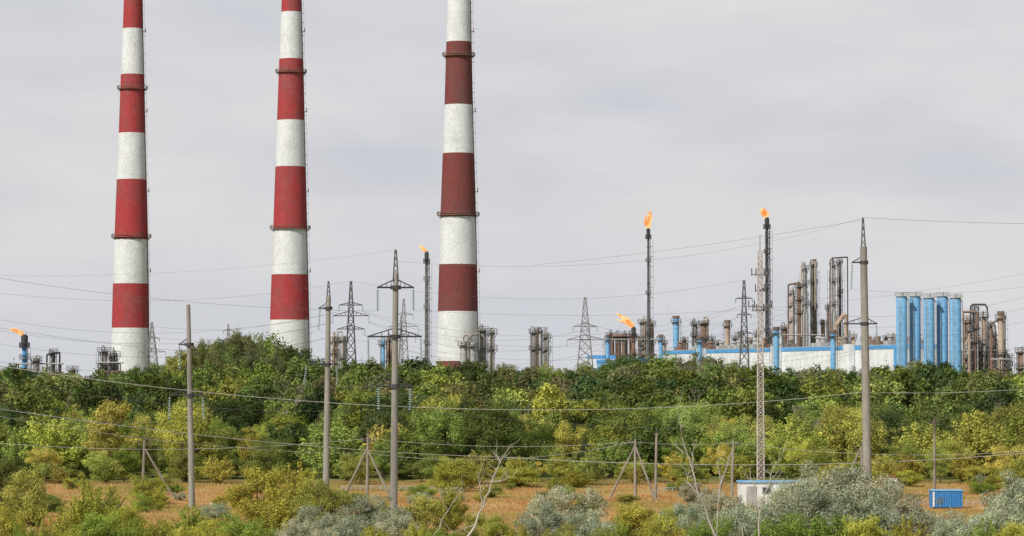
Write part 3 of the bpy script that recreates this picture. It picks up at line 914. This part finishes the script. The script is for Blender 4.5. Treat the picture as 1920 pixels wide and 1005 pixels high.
column(1540, 1547, 600, 1010, M_tan, BRN, (0.95, 0.6), 1, 43)
column(1808, 1818, 600, 830, M_rust, BRN, (0.96, 0.7), 3, 38); column(1822, 1833, 580, 840, M_soot, GREY, (0.98, 0.8, 0.6), 3, 39, neck=.6)
column(1838, 1849, 592, 820, M_tan, "tan process column with rusty platforms", (0.98, 0.6), 2, 40); column(1854, 1864, 625, 815, M_alu, GREY, (0.95, 0.7), 2, 41)
bstack(1871, 1882, 590, 800, "tall tan vent stack with rusty cap", M_tan, 1.0, (0.95, 0.5))
column(1909, 1924, 657, 720, M_rust, BRN, (0.95, 0.6), 2, 42)
for i, (x, w_, yt, mt) in enumerate([(1245, 7, 640, M_tan), (1283, 8, 634, M_rust), (1335, 7, 632, M_alu), (1346, 6, 640, M_rust), (1378, 7, 630, M_soot), (1389, 5, 622, M_tan), (1404, 8, 634, M_rust), (1420, 7, 622, M_soot),
                                     (1442, 6, 628, M_alu), (1587, 8, 620, M_rust), (1600, 7, 628, M_tan), (1622, 9, 632, M_soot), (1640, 7, 634, M_alu), (1662, 7, 630, M_rust), (1674, 6, 628, M_tan), (1817, 5, 615, M_tan), (1829, 5, 610, M_rust), (1858, 6, 605, M_rust), (1846, 7, 640, M_alu),
                                     (1876, 7, 640, M_soot), (1892, 6, 668, M_rust), (1840, 8, 655, M_rust), (1815, 8, 650, M_alu), (1552, 5, 570, M_rust), (1497, 4, 560, M_tan), (1511, 4, 545, M_rust)]):
    column(x - w_ / 2, x + w_ / 2, yt, 1020 + (i % 4) * 9 if x < 1700 else 795 + i, mt, "short weathered vessel with platform behind the hall", (0.95,) if i % 2 else (0.95, .75), 1, 60 + i)

def pipe_rack(x0, x1, ytop, Y, label):
    a = W(x0, ytop, Y); b = W(x1, ytop, Y); z0 = g(a.x, Y); h = a.z - z0; L = b.x - a.x
    o = thing("pipe_rack", (a.x, Y, z0), label, "pipe rack", "pipe racks of the plant")
    mb = MB(); n = max(2, int(L / 5))
    for i in range(n + 1):
        for yy in (0, 4):
            mb.box((L * i / n, yy, h / 2), (0.3, 0.3, h))
        for zf in (.4, .7, 1.0): mb.box((L * i / n, 2, h * zf), (0.25, 4.4, 0.25))
        if i < n: mb.tube((L * i / n, 0, 0), (L * (i + 1) / n, 0, h * .7), .12, n=4)
    part("frame", o, mb, M_steel)
    for k, zf in enumerate((.45, .74, 1.04)):
        pb = MB()
        for q in range(3): pb.tube((-1, .6 + q * 1.3, h * zf), (L + 1, .6 + q * 1.3, h * zf), 0.2 + 0.08 * (k % 2), n=8)
        part("pipe", o, pb, (M_soot, M_rust, M_alu)[k])
pipe_rack(1804, 1888, 660, 812, "dark steel pipe rack beneath rusty columns")
pipe_rack(1815, 1868, 632, 832, "tall steel frame carrying pipes between rusty columns")
pipe_rack(1470, 1540, 632, 985, "dark steel pipe rack beside tall process columns")
pipe_rack(1290, 1440, 644, 1070, "long steel pipe rack behind the hall")
pipe_rack(185, 222, 682, 795, "dark steel pipe rack beside small vessels")
pipe_rack(30, 110, 684, 800, "dark steel pipe rack below the short flare")
pipe_rack(1868, 1892, 676, 780, "splayed dark steel frame with pipes")
pipe_rack(1145, 1226, 640, 1045, "dark steel pipe rack around reactor drums")
def pipework(pts, Y, r, mat, label):
    P = [W(px, py, Y) for px, py in pts]; z0 = g(P[0].x, Y)
    o = thing("transfer_pipe", (P[0].x, Y, z0), label, "pipe", "overhead transfer pipes")
    mb = MB(); L = [Vector((p.x - P[0].x, 0, p.z - z0)) for p in P]
    mb.path(L, r, 8)
    for q in (0, -1): mb.tube((L[q].x, 0, 0), L[q], r * .8, n=6)
    part("pipe", o, mb, mat)
pipework([(1520, 488), (1530, 486), (1530, 500)], 1008, .3, M_soot, "bent sooty pipe over a tall column")
pipework([(1560, 484), (1589, 482)], 1003, .25, M_dark, "short dark pipe atop a tall column")
pipework([(1478, 534), (1500, 530)], 1002, .35, M_rust, "rusty pipe linking two columns")
pipework([(1568, 610), (1582, 590), (1586, 590)], 995, .8, M_tan, "tan elbow duct beside the grey column")
pipework([(1806, 600), (1806, 585), (1832, 585)], 835, .4, M_rust, "rusty pipe linking columns")
pipework([(1820, 575), (1824, 571), (1847, 571), (1851, 577)], 838, .3, M_dark, "dark pipe arching above columns")
pipework([(1850, 612), (1884, 592)], 818, .3, M_soot, "sooty pipe running up to the vent stack")
pipework([(88, 665), (112, 661)], 812, .3, M_dark, "dark pipe over small vessels")
pipework([(1198, 650), (1198, 632), (1190, 630), (1148, 630)], 1058, .45, M_rust, "rusty pipe linking reactor drums")
pipework([(899, 625), (885, 628), (878, 636)], 818, .35, M_soot, "sooty pipe linking grey tanks")
pipework([(1812, 640), (1850, 636), (1866, 650)], 826, .45, M_tan, "tan pipe crossing between columns")
pipework([(1826, 620), (1862, 605), (1866, 612)], 829, .3, M_rust, "rusty pipe crossing between columns")

for i, (a, b_) in enumerate(((1680, 1701), (1705, 1726), (1731, 1752), (1756, 1777), (1781, 1802))):
    Y = 742 + (i % 2) * 3
    c = W((a + b_) / 2, 556 + (3 if i in (2, 4) else 0), Y); z0 = g(c.x, Y); h = c.z - z0; r = (b_ - a) / 2 * Y / F
    o = thing("storage_silo", (c.x, Y, z0), "tall slim pale blue storage silo in a row", "silo", "row of pale blue silos")
    mb = MB(); mb.loft([(0, 0, 0), (0, 0, h / 2), (0, 0, h - .4), (0, 0, h)], [r, r, r, r * .9], 28)
    for k in range(1, 9): mb.washer((0, 0, h * k / 9), r * .98, r * 1.025, 0.14, 28)
    part("shell", o, mb, M_tank)
    tb = MB(); tb.washer((0, 0, h), r * .2, r * 1.2, .15, 20); tb.railing((0, 0, h + .15), r * 1.15, .9, 10, .04); tb.tube((0, 0, h), (0, 0, h + 1.1), r * .35, n=10)
    tb.box((r * .9, -r * .9, h + .2), (.8, .8, .5)); part("platform", o, tb, M_alu)
    pb = MB(); pb.path([(r + .25, -.6, 1), (r + .25, -.6, h - 2), (r + .25, -.6, h - 1), (r * .6, -.6, h + .3)], .12, 6); part("pipe", o, pb, M_alu)
    lb = MB(); lb.ladder((-r * .5, -r * .95, 1), (-r * .5, -r * .95, h), (0, -1, 0), .5, .05, 1.0); part("ladder", o, lb, M_alu)

# long hall
A = W(1240, 662, 950); B = W(1704, 645, 790)
hv = Vector((B.x - A.x, B.y - A.y, 0)); L = hv.length; ang = math.atan2(hv.y, hv.x)
hall = thing("factory_hall", (A.x, A.y, 6.0), "long white factory hall with bright blue bands", "industrial building")
hall.rotation_euler = (0, 0, ang)
hh = 12.9; D = 12.0
mb = MB(); mb.box((L / 2, D / 2, hh / 2), (L, D, hh))
for k in range(int(L / 6)):
    mb.box((k * 6 + 3, -0.06, hh * .45), (0.18, 0.12, hh * .85))
part("wall", hall, mb, M_whitewall)
mb = MB(); mb.box((L / 2, D / 2, hh + .5), (L + .3, D + .3, 1.0))
mb.box((L * .975, -0.3, hh * .5 + .4), (L * .04, 0.6, hh * .98))
part("blue_band", hall, mb, M_blue)
mb = MB(); mb.box((L / 2, D / 2, hh + 1.15), (L - 1, D - 1, .3)); part("roof", hall, mb, M_roof)
for k in range(22):
    w0 = MB(); x = 5 + k * 8.2
    if x > L * .9: break
    w0.box((0, 0, 0), (4.6, .16, 1.3)); part("window", hall, w0, M_window, loc=(x, -0.1, hh * .33))
for k in (.2, .52, .8):
    w0 = MB(); w0.box((0, 0, 0), (4, 1.6, hh + 1.6)); part("stair_bay", hall, w0, M_whitewall, loc=(L * k, -.95, (hh + 1.6) / 2))
random.seed(5)
for k in range(20):
    x = 6 + k * (L - 12) / 19
    v = MB(); s_ = random.uniform(.6, 1.3)
    v.box((0, 0, .6), (3.0 * s_, 3, 1.2)); v.tube((0, 0, 1.2), (0, 0, 1.2 + 1.2 * s_), .8, 0.7, 12); v.tube((0, 0, 1.2 + 1.2 * s_), (0, 0, 1.7 + 1.2 * s_), 1.05, .7, 12)
    part("roof_vent", hall, v, random.choice([M_tan, M_alu, M_rust, M_alu, M_soot]), loc=(x + random.uniform(-2, 2), random.uniform(3, 9), hh + 1.3))
def annex(px, pyt, Y, w, d, wall, label):
    a = W(px, pyt, Y); z0 = g(a.x, Y); h = a.z - z0
    an = thing("factory_annex", (a.x, Y, z0), label, "industrial building")
    mb = MB(); mb.box((w / 2, d / 2, (h - 1) / 2), (w, d, h - 1)); part("wall", an, mb, wall)
    mb = MB(); mb.box((w / 2, d / 2, h - .5), (w + .4, d + .4, 1.0)); part("blue_band", an, mb, M_blue)
    for k in range(max(2, int(w / 5.5))):
        w0 = MB(); w0.box((0, 0, 0), (2.4, .16, 1.4)); part("window", an, w0, M_window, loc=(3 + k * 5.4, -.08, h * .6))
annex(1103, 666, 960, 9, 8, M_whitewall, "low white building with blue roof edge")
annex(1164, 672, 962, 13, 8, M_whitewall, "low white building with blue roof edge")
annex(1120, 674, 955, 6, 6, M_tank, "small pale blue equipment shed with blue roof")

# ------------------------------------------------------------------ poles and towers
def insulator(mb, a, b, nd=9, r=0.14):
    a = Vector(a); b = Vector(b); d = (b - a)
    mb.tube(a, b, 0.03, n=5)
    for i in range(nd):
        p = a + d * ((i + 0.7) / (nd + .5)); q = p + d.normalized() * 0.06
        mb.tube(p, q, r * .45, r, 10)

def conc_pole(Y, base, top, label, arms, spike=None, wb=14, wt=8):
    b = W(base[0], base[1], Y); z0 = g(b.x, Y)
    o = thing("concrete_power_pole", (b.x, Y, z0), label, "power pole", "concrete power line poles")
    def l(px, py):
        p = W(px, py, Y); return Vector((p.x - b.x, 0, p.z - z0))
    T = l(*top)
    mb = MB(); s = Y / F / 2
    pts = [Vector((0, 0, -.2)).lerp(T, f) for f in (0, .25, .5, .75, 1)]
    mb.loft(pts, [wb * s * (1 - f) + wt * s * f for f in (0, .25, .5, .75, 1)], 16)
    part("pole_shaft", o, mb, M_conc)
    if spike:
        P = l(*spike); sb = MB(); w = 0.17; bz = T.z - .5
        c4 = [Vector((T.x + dx * w, dy * w, bz)) for dx, dy in ((-1, -1), (1, -1), (1, 1), (-1, 1))]
        apex = [P + Vector((dx * .04, dy * .04, 0)) for dx, dy in ((-1, -1), (1, -1), (1, 1), (-1, 1))]
        for k in range(4):
            sb.tube(c4[k], apex[k], .035, n=4)
            for i in range(5):
                f0, f1 = i / 5, (i + 1) / 5
                sb.tube(c4[k].lerp(apex[k], f0), c4[(k + 1) % 4].lerp(apex[(k + 1) % 4], f1), .02, n=4)
        part("pole_top", o, sb, M_steel)
    for (xl, xr, ya, ins, cx) in arms:
        ab = MB(); a = l(xl, ya); c = l(xr, ya); m = l(cx, ya)
        for yo in (-.22, .22):
            ab.tube(a + Vector((0, yo * .2, 0)), m + Vector((0, yo, 0)), .05, n=4); ab.tube(m + Vector((0, yo, 0)), c + Vector((0, yo * .2, 0)), .05, n=4)
        ab.tube(a, Vector((m.x, 0, m.z + .55)), .035, n=4); ab.tube(c, Vector((m.x, 0, m.z + .55)), .035, n=4)
        for k in range(1, 4):
            for e in (a, c):
                q = m.lerp(e, k / 4); ab.tube(q, Vector((q.x, 0, m.z + .55 * (1 - k / 4))), .02, n=4)
        ab.washer((m.x, 0, m.z - .12), .2, .34, .24, 14)
        part("crossarm", o, ab, M_dark)
        for (ix0, iy0, ix1, iy1) in ins:
            ib = MB(); insulator(ib, l(ix0, iy0), l(ix1, iy1), 9, .12); part("insulator_string", o, ib, M_glass)
    return o
conc_pole(209, (360, 950), (353, 571), "grey concrete power pole with one low crossarm",
          [(318, 383, 741, [(318, 743, 317, 787), (380, 743, 382, 788)], 356), (335, 358, 646, [(336, 648, 337, 692)], 355)], None, 12.5, 7.5)
conc_pole(240, (611, 925), (616, 556), "grey concrete power pole with angled insulators and lattice tip",
          [(597, 622, 578, [(600, 580, 597, 618)], 616), (574, 633, 683, [(575, 685, 570, 722), (631, 685, 632, 722)], 614)], (616, 527), 12.5, 8.5)
conc_pole(181, (738, 990), (742, 513), "tall concrete power pole with three crossarms of insulators",
          [(707, 776, 539, [(708, 541, 708, 583), (775, 541, 775, 582)], 742), (689, 791, 631, [(690, 633, 691, 676), (789, 633, 790, 676)], 741), (707, 772, 724, [(709, 726, 710, 768), (770, 726, 768, 770)], 740)], (742, 468), 14.5, 10.5)
conc_pole(222, (1627, 938), (1619, 462), "tall concrete power pole with lattice tip above shrubs",
          [(1597, 1622, 492, [(1598, 494, 1596, 542)], 1620), (1581, 1645, 607, [(1582, 609, 1578, 650), (1643, 609, 1646, 650)], 1621)], (1618, 408), 17, 13)

def lattice(x, ytop, Y, wpx, label, mat, armys=(), armw=28, name="lattice_pylon", cat="pylon", group="steel lattice pylons", topw=0.12, r=.13, ns=12):
    t = W(x, ytop, Y); z0 = g(t.x, Y); h = t.z - z0
    o = thing(name, (t.x, Y, z0), label, cat, group)
    mb = MB(); w = wpx * Y / F / 2
    def wid(f): return w * (1 - f) + w * topw * f
    cs = ((-1, -1), (1, -1), (1, 1), (-1, 1))
    def cp(k, f): return Vector((cs[k % 4][0] * wid(f), cs[k % 4][1] * wid(f), h * f))
    fs = [1 - (1 - i / ns) ** 1.25 for i in range(ns + 1)] if ns < 20 else [i / ns for i in range(ns + 1)]
    for k in range(4):
        for i in range(ns):
            mb.tube(cp(k, fs[i]), cp(k, fs[i + 1]), r, n=4, caps=False)
            mb.tube(cp(k, fs[i]), cp(k + 1, fs[i + 1]), r * .6, n=4, caps=False)
            mb.tube(cp(k + 1, fs[i]), cp(k, fs[i + 1]), r * .6, n=4, caps=False)
            mb.tube(cp(k, fs[i]), cp(k + 1, fs[i]), r * .6, n=4, caps=False)
    part("tower_body", o, mb, mat)
    for i, ay in enumerate(armys):
        ay, aw = ay if isinstance(ay, tuple) else (ay, armw)
        z = W(x, ay, Y).z - z0; a = aw * Y / F; f = z / h; w2 = wid(f)
        for sg in (-1, 1):
            ab = MB(); tip = Vector((sg * a, 0, z))
            for yy in (-w2, w2):
                ab.tube((0, yy, z), tip, r * .8, n=4); ab.tube((0, yy, z + a * .28), tip, r * .7, n=4)
            for q in (.3, .55, .8):
                ab.tube((sg * a * q, 0, z), (sg * a * q, 0, z + a * .28 * (1 - q)), r * .5, n=4)
            part("crossarm", o, ab, mat)
            ib = MB(); insulator(ib, tip, tip + Vector((0, 0, -min(1.8, a * .5))), 7, .2); part("insulator_string", o, ib, M_glass)
    return o
lattice(658, 527, 600, 26, "dark steel lattice pylon with three crossarms above trees", M_steel, [(572, 22), (592, 34), (617, 26)], topw=.1, r=.105)
lattice(757, 560, 720, 26, "pale grey lattice pylon with crossarms behind trees", M_steel_l, [(590, 18), (612, 28), (632, 22)], topw=.1, r=.085)
lattice(1097, 557, 640, 40, "grey steel lattice pylon with wide base above trees", M_steel_l, [(612, 22), (637, 34)], topw=.08, r=.10)
lattice(285, 604, 680, 36, "thin grey lattice pylon beside the chimney", M_steel_l, [(634, 14), (660, 26)], topw=.06, r=.08)
lattice(1395, 525, 620, 22, "dark steel lattice pylon with short crossarms", M_steel, [(560, 16), (590, 13), (625, 16)], topw=.15, r=.085)
lattice(428, 608, 760, 16, "small distant lattice pylon above treetops", M_steel_l, [(620, 9)], topw=.1, r=.08)
lattice(752, 592, 780, 14, "small pale lattice pylon behind trees", M_steel_l, [(640, 12)], topw=.1, r=.08)
MY = 249
mo = lattice(1425, 470, MY, 13, "tall slender pale lattice mast carrying antennas", M_mast, [], name="lattice_mast", cat="mast", group=None, topw=.6, r=.042, ns=40)
for (yy, hw) in ((515, 16), (545, 9), (575, 22), (582, 14)):
    mb = MB()
    p = W(1425, yy, MY); z = p.z - mo.location.z; a = hw * MY / F
    mb.box((0, 0, z), (a * 2, .08, .08)); mb.box((0, 0, z), (.08, a * 1.4, .08))
    for q in (-1, -.5, .5, 1):
        mb.tube((q * a * .98, 0, z - .1), (q * a * .98, 0, z + .55), .05, n=6)
    mb.box((a * .7, -.1, z + .1), (.35, .3, .25))
    part("antenna", mo, mb, M_steel)
mb = MB(); mb.tube((0, 0, W(1425, 472, MY).z - mo.location.z), (0, 0, W(1425, 440, MY).z - mo.location.z), .03, n=5)
part("antenna", mo, mb, M_steel)

def wood_pole(Y, top, base, struts, label, arm=None):
    b = W(base[0], base[1], Y); z0 = g(b.x, Y)
    o = thing("wooden_utility_pole", (b.x, Y, z0), label, "utility pole", "wooden utility poles")
    def l(px, py):
        p = W(px, py, Y); return Vector((p.x - b.x, 0, p.z - z0))
    T = l(*top); mb = MB(); mb.loft([(0, 0, -.2), T * .5, T], [.13, .11, .09], 10); part("pole_shaft", o, mb, M_wood)
    for k, (tx, ty, bx, by) in enumerate(struts):
        s = MB(); e = l(bx, by); e.z = -.1; e.y = -1.0 if k % 2 else 0.8
        s.loft([l(tx, ty), e], [.08, .10], 8); part("strut", o, s, M_wood)
    ib = MB(); aw = arm or .45
    ib.tube(T + Vector((-aw, 0, -.35)), T + Vector((aw, 0, -.35)), .04, n=6)
    for q in (-aw, aw, 0):
        p = T + Vector((q, -.05, -.35 if q else 0)); ib.tube(p, p + Vector((0, 0, .2)), .02, n=5); ib.tube(p + Vector((0, 0, .16)), p + Vector((0, 0, .34)), .06, .045, 8)
    part("insulator_bracket", o, ib, M_steel)
    return o
wood_pole(225, (271, 825), (267, 912), [(272, 842, 325, 938)], "braced wooden utility pole in dry grass")
wood_pole(215, (690, 818), (688, 950), [(688, 842, 637, 948), (690, 845, 740, 930)], "wooden utility pole braced by two struts")
wood_pole(222, (1191, 824), (1191, 940), [(1190, 838, 1142, 942), (1192, 838, 1228, 940)], "wooden utility pole braced by two struts")
wood_pole(218, (1231, 812), (1229, 952), [], "plain upright wooden utility pole in dry grass", arm=.1)
wood_pole(225, (1375, 826), (1372, 925), [(1374, 842, 1345, 925)], "braced wooden utility pole among dead shrubs")
wood_pole(232, (1752, 786), (1752, 928), [], "thin wooden utility pole beside blue hut", arm=.35)
wood_pole(228, (1615, 836), (1617, 912), [(1614, 840, 1574, 905)], "short wooden pole with slanted strut")

def wire(a, b, sag, mat=None, r=.014, lab="thin overhead power line strung between poles"):
    a = W(*a); b = W(*b)
    n = 26; mb = MB()
    pts = []
    for i in range(n + 1):
        t = i / n; p = a.lerp(b, t); p.z -= sag * 4 * t * (1 - t); pts.append(p - a)
    mb.loft(pts, [r] * (n + 1), 4, caps=False)
    me = mb.mesh("power_line", [mat or M_wire])
    o = bpy.data.objects.new("power_line", me); o.location = a
    o["label"] = lab; o["category"] = "power line"; o["group"] = "overhead power lines"
    col.objects.link(o)
D_ = M_wire_d; q_ = .0078
wire((-60, 758, 150), (940, 857, 205), .5, None, .020); wire((940, 857, 205), (2000, 842, 235), .9, None, .022)
wire((-60, 770, 160), (690, 850, 212), .6, None, .012); wire((690, 850, 212), (1190, 828, 222), .9, None, .012)
wire((-40, 680, 190), (1620, 735, 225), 2.2, None, .019); wire((1620, 735, 225), (2000, 722, 240), .3, None, .019)
wire((-40, 828, 215), (690, 822, 216), .7, None, .012); wire((690, 822, 216), (1190, 828, 222), .5, None, .012); wire((1190, 828, 222), (1375, 830, 225), .2, None, .012); wire((1375, 830, 225), (2000, 838, 228), .8, None, .012)
wire((317, 787, 209), (570, 722, 240), .5, D_, q_); wire((382, 788, 209), (632, 722, 240), .6, D_, q_); wire((337, 692, 209), (597, 618, 240), .5, D_, q_)
wire((-60, 770, 190), (317, 787, 209), .5, D_, q_); wire((-60, 745, 190), (382, 788, 209), .8, D_, q_); wire((-60, 668, 190), (337, 692, 209), .5, D_, q_)
wire((570, 722, 240), (1596, 542, 222), 2.5, D_, q_); wire((597, 618, 240), (1578, 650, 222), 2.6, D_, q_); wire((632, 722, 240), (1646, 650, 222), 2.6, D_, q_)
wire((790, 676, 181), (1646, 650, 222), 1.2, D_, q_); wire((768, 770, 181), (1925, 790, 222), 1.0, D_, q_); wire((710, 768, 181), (-60, 700, 160), .8, D_, q_)
wire((691, 676, 181), (-60, 605, 160), .5, D_, q_); wire((708, 583, 181), (-60, 512, 160), .5, D_, q_); wire((775, 582, 181), (1960, 505, 200), 1.4, D_, .006)
wire((742, 468, 181), (-60, 515, 170), .6, D_, .004); wire((742, 490, 181), (1618, 408, 222), 1.6, D_, .006)
wire((1618, 408, 222), (1980, 420, 240), .1, D_, .012); wire((1618, 412, 222), (1000, 497, 260), .3, D_, .010); wire((1596, 542, 222), (1980, 528, 240), .6, D_, q_); wire((1646, 650, 222), (1980, 640, 240), .6, D_, q_)
for dy, da in ((572, 22), (592, 34), (617, 26)):
    wire((658 - da, dy + 12, 600), (-40, dy + 20, 560), 4.0, D_, .022); wire((658 + da, dy + 12, 600), (1097 + 22, dy + 40, 640), 4.5, D_, .022)
    wire((658 + da, dy + 12, 600), (1395, dy, 620), 6, D_, .02); wire((1395 + 14, dy, 620), (1980, dy - 30, 600), 4, D_, .02)
    wire((658 - da, dy + 12, 600), (285, dy + 40, 680), 2.0, D_, .022); wire((1097 + 22, dy + 40, 640), (1381, dy + 4, 620), 3.0, D_, .022)
wire((658, 527, 600), (-40, 545, 560), 3.0, D_, .018); wire((658, 527, 600), (1395, 525, 620), 4.0, D_, .018)

# ------------------------------------------------------------------ small things in the clearing
p = W(1388, 948, 205); z0 = g(p.x, 205)
tr = thing("site_cabin", (p.x, 205, z0), "white site cabin with blue roof edge behind shrubs", "cabin")
wL = 148 * 205 / F
mb = MB(); mb.box((wL / 2, 1.2, 1.05), (wL, 2.4, 1.7)); part("wall", tr, mb, M_whitewall)
mb = MB(); mb.box((wL / 2, 1.2, 1.95), (wL + .2, 2.6, .1)); part("roof", tr, mb, M_tank)
for k in range(3):
    w0 = MB(); w0.box((0, 0, 0), (.6, .05, .45)); part("window", tr, w0, M_window, loc=(1.9 + k * 1.3, -.03, 1.35))
w0 = MB(); w0.box((0, 0, 0), (.7, .06, 1.4)); part("door", tr, w0, M_alu, loc=(.8, -.035, .95))
for k in (.8, wL - .8):
    w0 = MB(); w0.box((0, 0, 0), (.3, 2.0, .3)); part("support_block", tr, w0, M_conc, loc=(k, 1.2, .06))
p = W(1748, 951, 208); z0 = g(p.x, 208)
hu = thing("storage_container", (p.x, 208, z0), "small bright blue metal container in dry grass", "container")
wL = 57 * 208 / F
mb = MB(); mb.box((wL / 2, .8, .7), (wL, 1.6, 1.2))
for k in range(12): mb.box((.35 + k * (wL - .4) / 11, -.02, .7), (.06, .05, 1.1))
part("body", hu, mb, M_bluehut)
mb = MB(); mb.box((wL / 2, .8, 1.34), (wL + .12, 1.72, .07)); part("roof", hu, mb, M_tank)
mb = MB(); mb.box((.1, -.06, .7), (.12, .06, 1.1)); part("door_frame", hu, mb, M_whitewall)
for k in (.2, wL - .2):
    mb = MB(); mb.box((k, .4, .04), (.2, .2, .12)); part("foot", hu, mb, M_conc)
p = W(1674, 930, 228); z0 = g(p.x, 228)
tf = thing("pole_transformer", (p.x, 228, z0), "white and red transformer cabinet on short posts", "transformer")
mb = MB(); mb.box((0, 0, 1.05), (.66, .5, .7)); mb.box((0, 0, 1.42), (.72, .6, .05))
for k in range(5): mb.box((-.24 + k * .12, -.29, 1.02), (.03, .08, .55))
part("cabinet", tf, mb, M_whitewall)
mb = MB(); mb.box((0, -.02, .62), (.7, .56, .14)); part("base_tray", tf, mb, M_redpart)
for q in (-.25, .25):
    mb = MB(); mb.box((q, 0, .35), (.1, .1, .75)); part("post", tf, mb, M_conc)
for q in (-.2, 0, .2):
    mb = MB(); insulator(mb, (q, 0, 1.44), (q, 0, 1.85), 3, .07); part("insulator", tf, mb, M_redpart)
def fence(x0, x1, yb, Y, hpx, label, mat, n):
    a = W(x0, yb, Y); b = W(x1, yb, Y); z0 = g(a.x, Y); L = b.x - a.x; hh_ = hpx * Y / F
    o = thing("rail_fence", (a.x, Y, z0), label, "fence", "low fences")
    for i in range(n + 1):
        mb = MB(); mb.tube((L * i / n, 0, -.1), (L * i / n, 0, hh_), .045, n=6); part("post", o, mb, mat)
    for f in (.5, .95):
        mb = MB(); mb.tube((0, 0, hh_ * f), (L, 0, hh_ * f), .03, n=6); part("rail", o, mb, mat)
fence(1690, 1745, 946, 212, 12, "low grey pipe fence in dry grass", M_alu, 5)
fence(1812, 1935, 946, 212, 12, "low grey pipe fence in dry grass", M_alu, 9)
fence(640, 900, 921, 240, 9, "low grey rail fence along the wood's edge", M_alu, 14)
fence(1235, 1300, 924, 238, 9, "low grey rail fence along the wood's edge", M_alu, 5)
p = W(403, 943, 212); rk = thing("rubble_block", (p.x, 212, g(p.x, 212)), "pale broken concrete block lying in dry grass", "rubble")
random.seed(9); mb = MB(); mb.loft([(-.35, 0, .12), (-.1, 0, .22), (.2, .05, .2), (.38, 0, .1)], [.12, .26, .24, .1], 7, jit=.25); part("block", rk, mb, M_rock)
